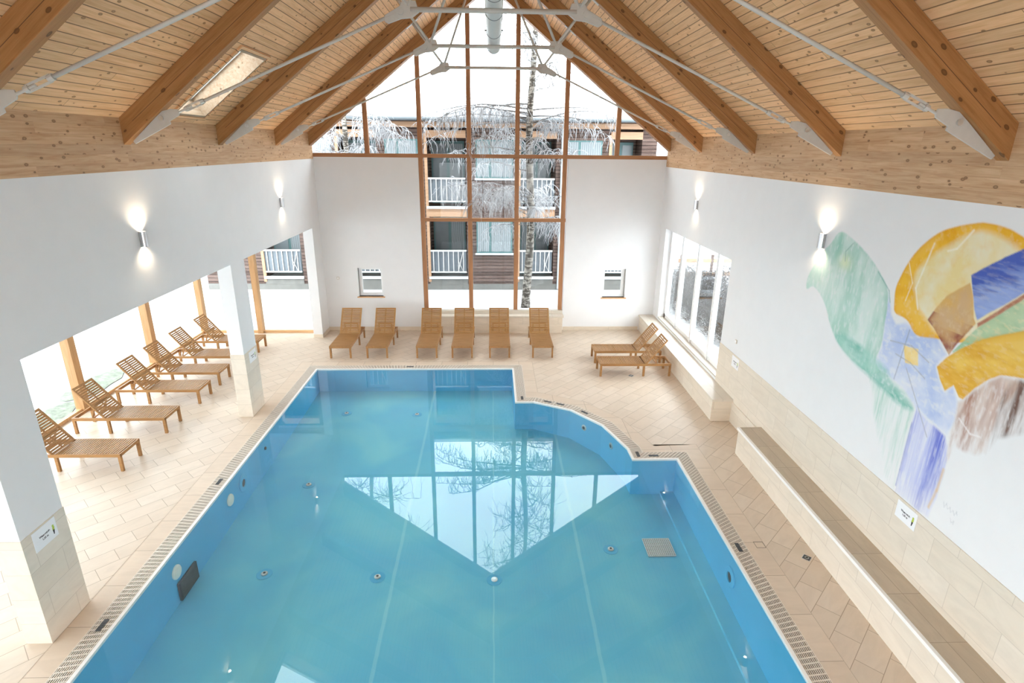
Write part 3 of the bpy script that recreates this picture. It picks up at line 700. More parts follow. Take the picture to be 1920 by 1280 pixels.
# ---- steel tie frames
def truss(y, label):
    t = tag(empty('steel_tie_frame', (XM, y, CL)), label, 'roof truss', 'steel tie frames below the rafters'); ox, oz = XM, CL
    P = lambda x, z, dy=0: (x-ox, dy, z-oz)
    cx = .02; kz = 7.87; kx = 1.31
    b_ = MB().tube([P(cx-kx+.1, kz), P(cx+kx-.1, kz)], .036, 12); b_.build('horizontal_tie', M['steel'], t, smooth=True)
    for s in (-1, 1):
        und = (lambda x: CL-.385+SL*(x-XL)) if s < 0 else (lambda x: CR-.385+SL*(XR-x))
        kn = (cx+s*kx, kz); dz = 0.0 if s > 0 else (und(XL+.6) - (CR-.385+SL*.6))
        fx = lambda x: x if s > 0 else -(x) + (XL+XR)
        foot = [(5.415, 5.955), (5.385, 5.916), (4.806, 6.206), (4.814, 6.247), (4.66, 6.331), (4.652, 6.371), (4.669, 6.417), (4.771, 6.420), (4.92, 6.385)]
        pl = MB(); pts = [P(fx(a), b + dz, -.0) for a, b in foot]; pts = [(p[0], -.011, p[2]) for p in pts]
        pl.prism(pts if s > 0 else pts[::-1], (0, .022, 0)); fo = pl.build('foot_plate', M['steel'], t, bevel=.003)
        bx, bz = fx(4.925), 6.285+dz
        MB().lathe([(.034, -.035), (.034, .035)], P(bx, bz), (0, 1, 0), 12).build('bolt', M['steelw'], fo)
        # tie rod with turnbuckle
        e = Vector(P(fx(4.60), 6.40+dz)); k_ = Vector(P(kn[0]+s*.12, kz-.055)); d = (k_-e).normalized()
        a1 = e + d*.06; a2 = e + d*.34
        MB().tube([a2, k_], .0225, 10).build('tie_rod', M['steel'], t, smooth=True)
        tb = MB()
        up = Vector((0, 1, 0)).cross(d).normalized()
        tb.tube([a1-d*.02, a1+d*.03], .034, 10); tb.tube([a2-d*.03, a2+d*.03], .034, 10)
        for q in (-1, 1): tb.bar(a1+up*.030*q, a2+up*.030*q, .022, .014, up=(0, 1, 0))
        tb.tube([e-d*.06, a1+d*.10], .016, 8)
        tb.build('turnbuckle', M['steel'], t)
        # knuckle plate
        kp = [(1.584, 7.789), (1.367, 7.906), (1.316, 7.985), (1.13, 7.980), (1.085, 7.835), (1.19, 7.76), (1.351, 7.745), (1.536, 7.678), (1.590, 7.705)]
        pl = MB(); pts = [P(cx+s*a, b) for a, b in kp]; pts = [(p[0], -.022, p[2]) for p in pts]
        pl.prism(pts if s > 0 else pts[::-1], (0, .044, 0)); ko = pl.build('knuckle_plate', M['steel'], t, bevel=.006)
        MB().lathe([(.045, -.04), (.05, 0), (.045, .04)], P(kn[0]+s*.04, kz-.03), (0, 1, 0), 14).build('bolt', M['steel'], ko)
        # struts: one square to the rafter, one to the ridge
        nx, nz = (-math.sin(ANG)*-s, math.cos(ANG)); st = Vector((kn[0]-s*.05, 0, kz+.06))
        # foot of the perpendicular on the rafter underside
        x = st.x; z = st.z
        for _ in range(200):
            if z >= und(x): break
            x += s*math.sin(ANG)*.02; z += math.cos(ANG)*.02
        q = MB().tube([P(st.x, st.z), P(x, z)], .027, 8); q.build('strut', M['steel'], t, smooth=True)
        q = MB().tube([P(st.x-s*.02, st.z-.02), P(XM+s*.28, und(XM+s*.28)+.03)], .027, 8); q.build('strut', M['steel'], t, smooth=True)
        MB().bar(P(x-s*.14, und(x-s*.14)-.006), P(x+s*.14, und(x+s*.14)-.006), .10, .014).build('strut_shoe', M['steel'], t)
    return t
truss(6.32, 'grey steel tie frame nearest the camera, only its long rods in view')
truss(9.43, 'grey steel tie frame whose horizontal bar crosses highest in the picture')
truss(12.58, 'grey steel tie frame whose horizontal bar crosses the end of the duct')
truss(15.82, 'grey steel tie frame farthest back, seen against the gable window')

# ---- ventilation duct
DE, DZ, DR = 13.95, 8.07, .140
du = tag(empty('ventilation_duct', (.023, DE, DZ)), 'round white ventilation duct hanging lengthwise under the ridge', 'air duct')
pr = []; Ld = DE-NEAR-.3
yy = 0.10
while yy < Ld: pr.append((DR, yy)); pr.append((DR+.0012, yy+.08)); yy += .10
g = MB(); g.lathe([(.07, -.012), (DR-.012, -.006), (DR, 0)] + pr + [(DR, Ld)], (0, 0, 0), (0, -1, 0), 36); g.build('duct_pipe', M['duct'], du, smooth=True)
for y in (DE-.02, 12.08, 10.43, 9.18, 7.6, 5.9, 4.2, 2.5):
    g = MB(); g.lathe([(DR-.002, -.010), (DR+.008, -.010), (DR+.008, .010), (DR-.002, .010)], (0, y-DE, 0), (0, 1, 0), 36); c = g.build('duct_clamp', M['ductband'], du)
    if y < 13:
        for s_ in (-1, 1):
            g = MB(); xx = s_*(DR+.02); top = min(CL+SL*(.023+xx-XL), CR+SL*(XR-.023-xx)) - DZ
            g.tube([(xx, y-DE, -.02), (xx, y-DE, top)], .005, 6); g.lathe([(.014, -.018), (.014, .018)], (xx, y-DE, 0), (1, 0, 0), 8); g.build('hanger_rod', M['ductband'], c)

# ---- sun loungers
def make_lounger():
    """foot end at local x = 0, head towards -x, y across"""
    W = .64; L = 1.97; H = .375
    o = empty('sun_lounger', (0, 0, 0)); hw = W/2
    f = MB(); 
    for s in (-1, 1): f.box(-L, 0, s*hw-(.028 if s > 0 else 0), s*hw+(0 if s > 0 else .028), H-.065, H)
    f.box(-.03, 0, -hw+.028, hw-.028, H-.06, H-.002); f.box(-L, -L+.03, -hw+.028, hw-.028, H-.065, H)
    f.box(-1.27, -1.235, -hw+.028, hw-.028, H-.07, H-.03)
    f.box(-.64, -.60, -hw+.028, hw-.028, H-.07, H-.025)
    f.build('frame', M['teak'], o)
    for x in (-.028, -1.22, -L+.028):
        for s in (-1, 1):
            MB().box(x-.028, x+.028, s*(hw-.030)-.024, s*(hw-.030)+.024, 0, H-.066 if abs(x+1.22) < .01 else H-.003).build('leg', M['teak'], o)
    n = 24; st = MB(); x0 = -.045; x1 = -1.215
    for k in range(n):
        a = x0 + (x1-x0)*k/n; st.box(a+(x1-x0)/n+.016, a, -hw+.026, hw-.026, H-.018, H+.004)
    st.build('seat_slats', M['teaky'], o)
    # backrest hinged at x=-1.25
    A = R(52); BL = .885; hx, hz = -1.255, H-.012
    def T(u, v, t): return (hx - u*math.cos(A) - t*math.sin(A)*1, v, hz + u*math.sin(A) - t*math.cos(A))
    def BB(mb, u0, u1, v0, v1, t0, t1):
        p = [T(u, v, t) for t in (t0, t1) for u, v in ((u0, v0), (u1, v0), (u1, v1), (u0, v1))]; n_ = len(mb.v); mb.v += p
        mb.f += [(n_,n_+3,n_+2,n_+1),(n_+4,n_+5,n_+6,n_+7),(n_,n_+1,n_+5,n_+4),(n_+1,n_+2,n_+6,n_+5),(n_+2,n_+3,n_+7,n_+6),(n_+3,n_,n_+4,n_+7)]
    bf = MB(); bw = hw-.002
    BB(bf, 0, BL, -bw, -bw+.045, 0, .026); BB(bf, 0, BL, bw-.045, bw, 0, .026); BB(bf, BL-.05, BL, -bw+.045, bw-.045, 0, .026); BB(bf, 0, .045, -bw+.045, bw-.045, 0, .026)
    br = bf.build('backrest', M['teaky'], o)
    ns = 15; bs = MB()
    for k in range(ns):
        u = .056 + (BL-.112)*k/ns; BB(bs, u, u+.0375, -bw+.045, bw-.045, .004, .020)
    bs.build('backrest_slats', M['teaky'], br)
    bc = MB(); BB(bc, .045, BL-.05, -.018, .018, .018, .032); bc.build('centre_stile', M['teaky'], br)
    # support stay resting in a notched rail
    sp = MB()
    p = Vector(T(.36, 0, .03)); e = Vector((-1.60, 0, H-.05))
    for s in (-1, 1): sp.bar((p.x, s*.20, p.z), (e.x, s*.20, e.z), .022, .04, up=(0, 1, 0))
    sp.bar((e.x, -.22, e.z), (e.x, .22, e.z), .03, .03); sp.bar((p.x, -.22, p.z), (p.x, .22, p.z), .025, .025)
    sp.build('support_stay', M['teak'], o)
    nr = MB()
    for s in (-1, 1):
        y = s*.235
        for k in range(6):
            a = -1.94 + k*.10; nr.box(a, a+.06, y-.011, y+.011, H-.055, H-.028)
        nr.box(-1.94, -1.27, y-.011, y+.011, H-.075, H-.055)
    nr.build('notched_rail', M['teak'], o)
    return o
loungers = [
 # x of foot end, y, rotation, label
 (-7.135, 10.19, 0.0, 'teak lounger nearest the camera in the left row, head end hidden by the near pillar', 'loungers in the left window row'),
 (-7.125, 11.74, 0.0, 'teak lounger in the left window row, second from the camera, beside the timber window post', 'loungers in the left window row'),
 (-7.135, 13.26, 0.0, 'teak lounger in the left window row, third from the camera', 'loungers in the left window row'),
 (-7.150, 14.39, 0.0, 'teak lounger in the left window row, fourth, just left of the farther pillar', 'loungers in the left window row'),
 (-7.150, 15.60, 0.0, 'teak lounger in the left window row, fifth, its foot end hidden behind the farther pillar', 'loungers in the left window row'),
 (-7.115, 16.92, 0.0, 'teak lounger in the left window row, last, its foot end right of the farther pillar', 'loungers in the left window row'),
 (-4.53, 16.09, -PI/2, 'teak lounger against the window wall, first from the left corner', 'loungers along the window wall'),
 (-3.45, 16.09, -PI/2, 'teak lounger against the window wall, below the right edge of the small left window', 'loungers along the window wall'),
 (-1.979, 16.09, -PI/2, 'teak lounger before the left end of the central window ledge', 'loungers along the window wall'),
 (-0.927, 16.09, -PI/2, 'teak lounger before the central window, second of the four from the left', 'loungers along the window wall'),
 (0.191, 16.09, -PI/2, 'teak lounger before the central window, third of the four from the left', 'loungers along the window wall'),
 (1.484, 16.09, -PI/2, 'teak lounger before the central window, in front of the birch trunk outside', 'loungers along the window wall'),
 (2.945, 14.90, PI, 'teak lounger by the right hand window bench, nearer of the pair', 'pair of loungers by the right window'),
 (2.965, 15.94, PI, 'teak lounger by the right hand window bench, farther of the pair', 'pair of loungers by the right window')]
L0 = make_lounger()
for i, (x, y, rz, lb, gp) in enumerate(loungers):
    o = L0 if i == 0 else copy_tree(L0)
    o.location = (x, y, 0); o.rotation_euler = (0, 0, rz); tag(o, lb, 'sun lounger', gp)

# ---- mural -------------------------------------------------------
def vnoise(u, v, seed):
    rg = np.random.RandomState(seed); G = rg.rand(64, 64)
    iu = np.floor(u).astype(int); iv = np.floor(v).astype(int); fu = u-iu; fv = v-iv
    fu = fu*fu*(3-2*fu); fv = fv*fv*(3-2*fv)
    g = lambda a, b_: G[a % 64, b_ % 64]
    return (g(iu, iv)*(1-fu)+g(iu+1, iv)*fu)*(1-fv)+(g(iu, iv+1)*(1-fu)+g(iu+1, iv+1)*fu)*fv
def fbm(u, v, seed): return (vnoise(u, v, seed)+.5*vnoise(2.1*u, 2.1*v, seed+1)+.25*vnoise(4.3*u, 4.3*v, seed+2)+.12*vnoise(9*u, 9*v, seed+3))/1.87
def pdist(Y, Z, poly):                             # signed distance, positive inside
    inside = np.zeros(Y.shape, bool); d2 = np.full(Y.shape, 1e9); n = len(poly)
    for i in range(n):
        (ax, az), (bx, bz) = poly[i], poly[(i+1) % n]
        dx, dz = bx-ax, bz-az; t = np.clip(((Y-ax)*dx+(Z-az)*dz)/(dx*dx+dz*dz+1e-12), 0, 1)
        d2 = np.minimum(d2, (Y-ax-t*dx)**2+(Z-az-t*dz)**2)
        c_ = ((az > Z) != (bz > Z)) & (Y < (bx-ax)*(Z-az)/((bz-az)+1e-12)+ax); inside ^= c_
    return np.where(inside, 1, -1)*np.sqrt(d2)
def smooth_poly(p, it=1):
    for _ in range(it):
        q = []
        for i in range(len(p)):
            a, b_ = p[i], p[(i+1) % len(p)]; q += [(a[0]*.75+b_[0]*.25, a[1]*.75+b_[1]*.25), (a[0]*.25+b_[0]*.75, a[1]*.25+b_[1]*.75)]
        p = q
    return p
MUR = dict(
 green1=[(9.02,4.81),(9.19,4.54),(9.32,4.44),(9.46,4.25),(9.61,4.06),(9.71,3.85),(9.70,3.68),(9.63,3.66),(9.51,3.77),(9.32,3.73),(9.02,3.57),(8.82,3.31),(8.59,3.11),(8.33,3.00),(8.03,2.93),(7.62,2.88),(7.36,3.00),(7.58,3.12),(7.50,3.35),(7.53,3.60),(7.55,3.89),(7.61,4.16),(7.91,4.38),(8.25,4.57),(8.63,4.71)],
 stroke=[(8.69,3.17),(8.43,3.29),(8.10,3.25),(7.74,3.23),(7.28,3.13),(7.18,2.99),(6.91,2.96),(6.72,2.88),(6.60,2.76),(6.80,2.70),(7.09,2.73),(7.36,2.79),(7.60,2.84),(7.96,2.90),(8.4,3.0)],
 drip=[(7.69,2.91),(7.39,2.88),(6.96,2.86),(6.63,2.80),(6.62,2.60),(6.63,2.21),(6.63,1.80),(6.63,1.56),(6.74,1.56),(6.92,1.67),(7.06,1.92),(7.21,2.16),(7.43,2.46),(7.46,2.67)],
 lblue=[(7.61,4.14),(7.44,3.85),(7.32,3.75),(7.14,3.84),(6.90,3.79),(6.80,3.96),(6.65,3.88),(6.37,3.65),(6.47,3.46),(6.45,3.41),(6.25,3.22),(6.15,3.34),(6.03,3.18),(5.99,2.96),(6.04,2.72),(6.23,2.74),(6.61,2.81),(6.94,2.97),(7.44,3.04),(7.85,3.08),(7.60,3.11),(7.50,3.35),(7.56,3.69)],
 blue=[(6.61,2.82),(6.39,2.76),(6.23,2.74),(6.06,2.71),(5.99,2.61),(5.95,2.44),(5.94,2.21),(5.95,1.90),(5.99,1.59),(6.14,1.555),(6.61,1.555),(6.61,1.83),(6.63,2.21),(6.63,2.55)],
 sun=[(7.42,3.87),(7.46,4.03),(7.50,4.19),(7.46,4.35),(7.37,4.59),(7.24,4.80),(7.02,5.01),(6.79,5.14),(6.47,5.23),(6.20,5.25),(5.97,5.22),(5.75,5.14),(5.45,4.95),(5.2,4.68),(5.1,4.35),(5.3,4.2),(6.0,3.9),(6.7,3.75),(6.95,3.70),(7.14,3.88)],
 sunin=[(6.80,3.93),(6.97,4.02),(7.08,4.15),(7.20,4.35),(7.20,4.53),(7.08,4.68),(6.86,4.87),(6.61,5.05),(6.43,5.15),(6.18,5.17),(5.90,5.09),(5.6,4.9),(5.35,4.6),(5.3,4.3),(6.0,3.95),(6.6,3.80)],
 tan=[(6.80,3.96),(6.71,4.14),(6.59,4.33),(6.45,4.46),(6.31,4.56),(6.22,4.42),(6.13,4.19),(6.08,4.13),(6.18,3.97),(6.26,3.82),(6.34,3.65),(6.47,3.75),(6.65,3.88)],
 bband=[(6.33,4.64),(6.14,4.79),(5.96,4.93),(5.77,5.04),(5.5,5.12),(5.1,5.14),(4.75,5.05),(4.7,4.62),(5.1,4.72),(5.61,4.62),(5.79,4.44),(5.97,4.29),(6.08,4.17),(6.16,4.28),(6.26,4.49)],
 gband=[(4.7,4.55),(5.1,4.66),(5.60,4.57),(5.75,4.41),(5.94,4.22),(6.09,4.04),(6.22,3.84),(6.34,3.66),(6.11,3.85),(5.81,4.07),(5.50,4.22),(5.1,4.3),(4.7,4.25)],
 redl=[(4.7,4.62),(5.1,4.71),(5.61,4.61),(5.79,4.43),(6.07,4.14),(6.05,4.09),(5.78,4.37),(5.60,4.55),(5.1,4.65),(4.7,4.56)],
 ochre=[(6.47,3.46),(6.36,3.63),(6.19,3.80),(5.95,3.98),(5.73,4.12),(5.49,4.24),(5.1,4.32),(4.65,4.25),(4.6,3.7),(4.9,3.80),(5.33,3.76),(5.59,3.69),(5.72,3.59),(5.86,3.42),(5.97,3.23),(6.03,3.23),(6.15,3.34),(6.25,3.22),(6.37,3.33)],
 brown=[(6.03,3.18),(5.97,3.23),(5.86,3.41),(5.72,3.58),(5.59,3.69),(5.40,3.73),(5.30,3.70),(5.49,3.34),(5.48,3.08),(5.50,2.80),(5.60,2.69),(5.79,2.65),(5.90,2.65),(5.92,2.38),(5.99,1.9),(5.96,2.21),(5.98,2.54),(6.01,2.72),(6.01,2.96)],
 dbrown=[(5.46,3.67),(5.39,3.74),(5.25,3.76),(5.0,3.72),(4.8,3.6),(4.85,3.2),(5.1,3.25),(5.27,3.10),(5.41,3.00),(5.50,2.74),(5.50,3.08),(5.52,3.34),(5.51,3.54)],
 ysq=[(7.10,3.53),(6.82,3.56),(6.76,3.35),(6.99,3.32)])
#        name, part name, colour a, colour b, alpha lo/hi, feather, edge alpha, streak (fu, fv), fade bottom
MLAY = [('lblue', 'pale_blue_field', (.62,.68,.83), (.40,.50,.76), .45, .95, .05, .1, (2.2, 3.0), None),
        ('green1', 'green_wing', (.56,.73,.66), (.25,.52,.42), .50, .95, .03, .9, (4.0, 1.3), None),
        ('drip', 'green_drips', (.60,.76,.68), (.33,.58,.48), .0, .95, .08, .1, (12.0, .9), (1.6, 2.9)),
        ('stroke', 'dark_green_stroke', (.34,.61,.53), (.17,.46,.38), .35, 1.0, .08, .1, (2.5, 4.0), None),
        ('blue', 'blue_stream', (.56,.60,.83), (.13,.17,.60), .40, 1.05, .04, .9, (11.0, .7), (1.3, 1.9)),
        ('sun', 'golden_ring', (.84,.50,.055), (.74,.36,.02), .85, 1.0, .02, .9, (2.5, 2.5), None),
        ('sunin', 'pale_sun_disc', (.80,.76,.60), (.78,.64,.30), .9, 1.0, .08, 0, (1.6, 1.6), None),
        ('tan', 'tan_patch', (.60,.40,.22), (.68,.42,.14), .8, 1.0, .015, .9, (3.0, 3.0), None),
        ('gband', 'green_band', (.46,.64,.42), (.28,.50,.30), .7, 1.0, .015, .9, (2.0, 6.0), None),
        ('redl', 'red_line', (.40,.16,.10), (.50,.24,.16), .75, 1.0, .012, .2, (3.0, 6.0), None),
        ('bband', 'blue_band', (.33,.43,.74), (.08,.13,.46), .9, 1.0, .015, .9, (1.2, 7.0), None),
        ('brown', 'rust_field', (.62,.42,.30), (.38,.19,.13), .25, .95, .05, .6, (8.0, 1.5), (2.3, 3.2)),
        ('dbrown', 'dark_brown_drips', (.36,.25,.20), (.16,.09,.07), .3, 1.0, .05, .4, (12.0, 1.2), (2.7, 3.5)),
        ('ochre', 'ochre_arc', (.82,.55,.12), (.70,.38,.05), .85, 1.0, .015, .9, (2.0, 5.0), None),
        ('ysq', 'yellow_square', (.85,.68,.34), (.82,.60,.22), .8, 1.0, .012, 0, (6.0, 6.0), None)]
def mural():
    y0, y1, z0, z1, st = 4.5, 9.8, 1.558, 5.33, .0125
    ny = int((y1-y0)/st)+1; nz = int((z1-z0)/st)+1
    Y, Z = np.meshgrid(np.linspace(y0, y1, ny), np.linspace(z0, z1, nz), indexing='ij')
    WALL = np.array((.78, .785, .79)); C = np.tile(WALL, (ny, nz, 1)); TOP = np.full((ny, nz), -1); AL = np.zeros((ny, nz))
    wy = Y + .03*(fbm(Y*3, Z*3, 5)-.5); wz = Z + .03*(fbm(Y*3, Z*3, 9)-.5)
    for i, (key, nm, ca, cb, lo, hi, fe, ed, (fu, fv), fade) in enumerate(MLAY):
        p = smooth_poly(MUR[key], 2) if key in ('green1', 'stroke', 'sun', 'sunin', 'drip', 'gband') else MUR[key]
        ys = [q[0] for q in p]; zs = [q[1] for q in p]
        d = pdist(wy, wz, p); a = np.clip(d/fe+.3, 0, 1)
        s1 = fbm(Y*fu, Z*fv, 20+i*5); s2 = fbm(Y*fu*4, Z*fv*4, 60+i*5)
        s = np.clip((s1*.6+s2*.4-.30)/.40, 0, 1)
        s = np.clip((s-.5)*1.25+.5, 0, 1); mixv = s*.95
        if ed: mixv = np.maximum(mixv, ed*np.exp(-np.maximum(d, 0)/.05))
        if key == 'blue':                          # deep blue brush strokes along the right side of the stream
            mixv = np.clip(s*.35 + .9*np.exp(-((Y-6.12-.03*np.sin(Z*5))/.10)**2)*np.clip(s2*1.5, .3, 1) + .8*np.exp(-((Y-6.60)/.05)**2)*s2, 0, 1)
        if key == 'bband': tb = (Z-(4.42+.50*np.clip(6.3-Y, 0, .8)-.18*np.clip(6.3-Y-.8, 0, 2)))/.24; mixv = np.clip(.10+.35*s+.75*np.clip(tb, -.2, 1)+.35*np.clip((s2-.45)*4, 0, 1)*(tb > -.3), 0, 1)
        if key == 'green1': mixv = np.clip(mixv*.55 + .8*np.exp(-((Z-4.5+.6*(9-Y)*.2)/.25)**2)*np.exp(-((Y-8.75)/.35)**2) + .55*np.exp(-np.maximum(d, 0)/.10)*(Y < 8.6), 0, 1)
        col = np.array(ca)*(1-mixv[..., None])+np.array(cb)*mixv[..., None]
        if key == 'green1':                        # yellow breath inside the wing
            k = np.exp(-((Y-8.72)/.16)**2-((Z-4.33)/.12)**2)*.7; col = col*(1-k[..., None])+np.array((.70, .76, .36))*k[..., None]
        if key == 'tan':
            k = np.clip(1.3*np.exp(-np.abs(Y-6.34+.4*(Z-3.65))/.10)*(Z < 3.95)+1.2*np.exp(-np.maximum(d, 0)/.05)*(Z < 4.1), 0, 1)*np.clip(s2*2-.2, 0, 1)
            col = col*(1-k[..., None])+np.array((.30, .10, .07))*k[..., None]
        hf = fbm(Y*fu*7+3, Z*fv*7, 90+i); al = a*(1-(.14 if hi-lo < .3 else .42)*np.clip((hf-.56)*7, 0, 1))*(lo+(hi-lo)*np.clip(s1*1.4-.1+(.5 if hi-lo < .3 else 0), 0, 1))
        if fade:
            al *= np.clip((Z-fade[0])/(fade[1]-fade[0]) + (s2-.5)*1.2*(1 if key in ('brown', 'dbrown', 'drip') else .2), 0, 1)
        al = np.clip(al, 0, 1); C = C*(1-al[..., None])+col*al[..., None]; m_ = al > .03; TOP[m_] = i; AL = np.maximum(AL, al)
    # pencil and scratch lines
    def line(pts, wd, col, k=1.0):
        nonlocal C
        for (ay, az), (by, bz) in zip(pts, pts[1:]):
            dy, dz = by-ay, bz-az; t = np.clip(((Y-ay)*dy+(Z-az)*dz)/(dy*dy+dz*dz), 0, 1)
            q = np.clip(1-np.sqrt((Y-ay-t*dy)**2+(Z-az-t*dz)**2)/wd, 0, 1)*k*(.5+.5*fbm(Y*20, Z*20, 3)); C = C*(1-q[..., None])+np.array(col)*q[..., None]
    line([(7.05,3.75),(7.10,3.2),(7.12,3.02)], .014, (.28,.30,.38)); line([(7.35,3.50),(6.95,3.56),(6.6,3.46)], .014, (.35,.36,.42)); line([(7.2,3.36),(6.9,3.34),(6.6,3.24)], .013, (.35,.36,.42))
    line([(6.95,3.25),(6.55,2.8),(6.33,2.55)], .013, (.35,.36,.42)); line([(6.99,4.9),(7.12,4.3),(7.0,4.05)], .02, (.88,.86,.78)); line([(6.45,5.14),(6.62,4.9),(6.75,4.85)], .02, (.9,.87,.8))
    line([(7.35,4.6),(7.2,4.35),(7.25,4.1)], .015, (.88,.82,.65)); line([(5.95,3.0),(5.75,2.9),(5.62,2.93)], .018, (.86,.84,.84)); line([(6.62,2.6),(6.62,1.9),(6.62,1.65)], .016, (.20,.24,.55))
    line([(5.96,2.3),(5.97,2.0),(6.02,1.72)], .03, (.72,.50,.24)); line([(8.6,4.65),(8.75,4.5),(8.72,4.35)], .014, (.2,.36,.32)); line([(7.9,4.35),(7.6,4.15),(7.53,4.0)], .016, (.2,.40,.36))
    # faint signature scrawl
    sg = [(5.83,1.93),(5.80,1.86),(5.78,1.94),(5.75,1.87),(5.72,1.92),(5.70,1.86),(5.67,1.91),(5.64,1.86),(5.62,1.93),(5.60,1.88)]; line(sg, .010, (.52,.53,.56), .8); line([(5.68,1.80),(5.65,1.75),(5.62,1.80),(5.62,1.74)], .010, (.52,.53,.56), .8)
    o = tag(empty('mural', (XR, 7, 1.56)), 'large painted mural of a green wing, golden sun and coloured bands on the right wall', 'mural')
    # dilate part cells so the feathered edges are covered
    cell = TOP[:-1, :-1].copy()
    for di, dj in ((1, 0), (0, 1), (1, 1)):
        t = TOP[di:ny-1+di, dj:nz-1+dj]; cell = np.maximum(cell, t)
    extra = (np.abs(C - WALL).max(-1) > .02)[:-1, :-1] & (cell < 0); cell[extra] = 0
    idx = np.arange(ny*nz).reshape(ny, nz)
    mats = NT('mural_paint'); at = mats.new('ShaderNodeVertexColor'); at.layer_name = 'paint'
    cc = mats.coord(); mats.bump(mats.noise(cc, 24, 5), .12, .004); mm = mats.done(at.outputs[0], .9, 0, .1)
    for i, row in enumerate(MLAY):
        sel = np.argwhere(cell == i)
        if not len(sel): continue
        ii, jj = sel[:, 0], sel[:, 1]; q = np.stack([idx[ii, jj], idx[ii, jj+1], idx[ii+1, jj+1], idx[ii+1, jj]], 1)
        u, inv = np.unique(q, return_inverse=True); inv = inv.reshape(-1, 4)
        co = np.stack([np.full(len(u), -.0015), Y.ravel()[u]-7, Z.ravel()[u]-1.56], 1)
        me = bpy.data.meshes.new(row[1]); me.vertices.add(len(u)); me.vertices.foreach_set('co', co.ravel())
        me.loops.add(len(inv)*4); me.loops.foreach_set('vertex_index', inv.ravel().astype(np.int32))
        me.polygons.add(len(inv)); me.polygons.foreach_set('loop_start', np.arange(len(inv), dtype=np.int32)*4)
        me.update(calc_edges=True)
        ca = me.color_attributes.new('paint', 'FLOAT_COLOR', 'POINT'); cv = np.ones((len(u), 4), np.float32); cv[:, :3] = C.reshape(-1, 3)[u]
        ca.data.foreach_set('color', cv.ravel()); me.materials.append(mm)
        p = bpy.data.objects.new(row[1], me); COL.objects.link(p); p.parent = o
mural()

# ================================================================== OUTSIDE
def ground():
    rg = random.Random(3); m_ = MB(); nx, ny = 60, 60; x0, x1, y0, y1 = -60, 60, -20, 110
    for j in range(ny+1):
        for i in range(nx+1):
            x = x0+(x1-x0)*i/nx; y = y0+(y1-y0)*j/ny
            inside = (AX-1.0 < x < XR+1.2 and y < D+1)
            z = -.10 + (0 if inside else .05*math.sin(x*.9+y*.35)+.03*math.sin(y*1.7-x*.4))
            if y > 40: z += (y-40)*.13 + .6*math.sin(x*.12)
            if x > 14: z += (x-14)*.05
            if inside: z = -1.6
            m_.v.append((x, y, z))
    for j in range(ny):
        for i in range(nx):
            a = j*(nx+1)+i; m_.f.append((a, a+1, a+nx+2, a+nx+1))
    o = m_.build('snow_ground', M['snow'], smooth=True); struct(o)
    a = MB().flat([[(-16, -8), (AX-.05, -8), (AX-.05, AY+.12), (XL-.3, AY+.12), (XL-.3, D+.31), (XR+.37, D+.31), (XR+.37, -8), (14, -8), (14, 25.5), (-16, 25.5)]], -.06)
    struct(a.build('snow_apron', M['snow']))
ground()
m_dirt = m_plain('bare_gravel', (0.20, 0.23, 0.18), 0.9, 0, 0.35, 9)
for (xa, ya, L_, lb) in ((-10.35, 12.0, 1.1, 'patch of bare greenish gravel outside the left glazing, nearer one'), (-10.55, 14.3, 1.0, 'patch of bare greenish gravel outside the left glazing, farther one')):
    rg = random.Random(int(ya)); g = MB(); pts = [(xa+.40*math.cos(t*PI/8)*(1+.25*rg.random()), ya+L_*math.sin(t*PI/8)*(1+.2*rg.random()), -.052) for t in range(16)]
    g.prism(pts, (0, 0, .012)); tag(g.build('gravel_patch', m_dirt), lb, 'gravel', kind='stuff')

def m_siding():
    n = NT('weathered_board_siding'); c = n.coord(); z = n.sep(c)[2]
    q = n.math('DIVIDE', z, .145); fr = n.math('FRACT', q); fl_ = n.math('FLOOR', q)
    wn = n.new('ShaderNodeTexWhiteNoise', noise_dimensions='1D'); n.link(fl_, wn.inputs['W'])
    g = n.noise(n.mapping(c, (1.0, 1.0, 14.0)), 2.0, 5, .6)
    base = n.ramp(n.math('ADD', n.math('MULTIPLY', g, .7), n.math('MULTIPLY', wn.outputs[0], .3)), [(.3, (.075, .050, .042)), (.6, (.14, .095, .080)), (.8, (.21, .155, .13))])
    base = n.mix(n.math('LESS_THAN', fr, .14), base, (.012, .009, .008))
    n.bump(n.math('GREATER_THAN', fr, .14), .6, .02); return n.done(base, .85, 0, .1)
M['siding'] = m_siding()
M['orange'] = m_wood('orange_fascia_wood', (0.46, 0.29, 0.18), (0.33, 0.19, 0.11), 'X', knots=0.3)
M['teal'] = m_plain('teal_window_frame', (0.07, 0.15, 0.15), 0.5)
M['curtain'] = None
def m_curtain():
    n = NT('pale_curtain'); c = n.coord(); x = n.sep(c)[0]
    s = n.math('SINE', n.math('MULTIPLY', n.math('ADD', x, n.math('MULTIPLY', n.noise(c, 3, 2), .06)), 70.0))
    return n.done(n.ramp(s, [(0.0, (.19, .215, .225)), (1.0, (.30, .325, .335))]), .9)
M['curtain'] = m_curtain()
M['dglass'] = m_plain('dark_room_behind_glass', (0.17, 0.195, 0.205), 0.2, 0, 0.1, 2, spec=0.3)
M['rail'] = m_plain('pale_balcony_railing', (0.50, 0.49, 0.47), 0.7)
M['panel'] = m_plain('frosted_balcony_panel', (0.13, 0.15, 0.17), 0.3)
M['stone'] = m_plain('rendered_plinth', (0.17, 0.165, 0.15), 0.9, 0, .12, 3)
M['gutter'] = m_plain('zinc_gutter', (0.10, 0.115, 0.125), 0.5)
M['pipe'] = m_plain('white_downpipe', (0.40, 0.42, 0.43), 0.5)
FY = 25.0
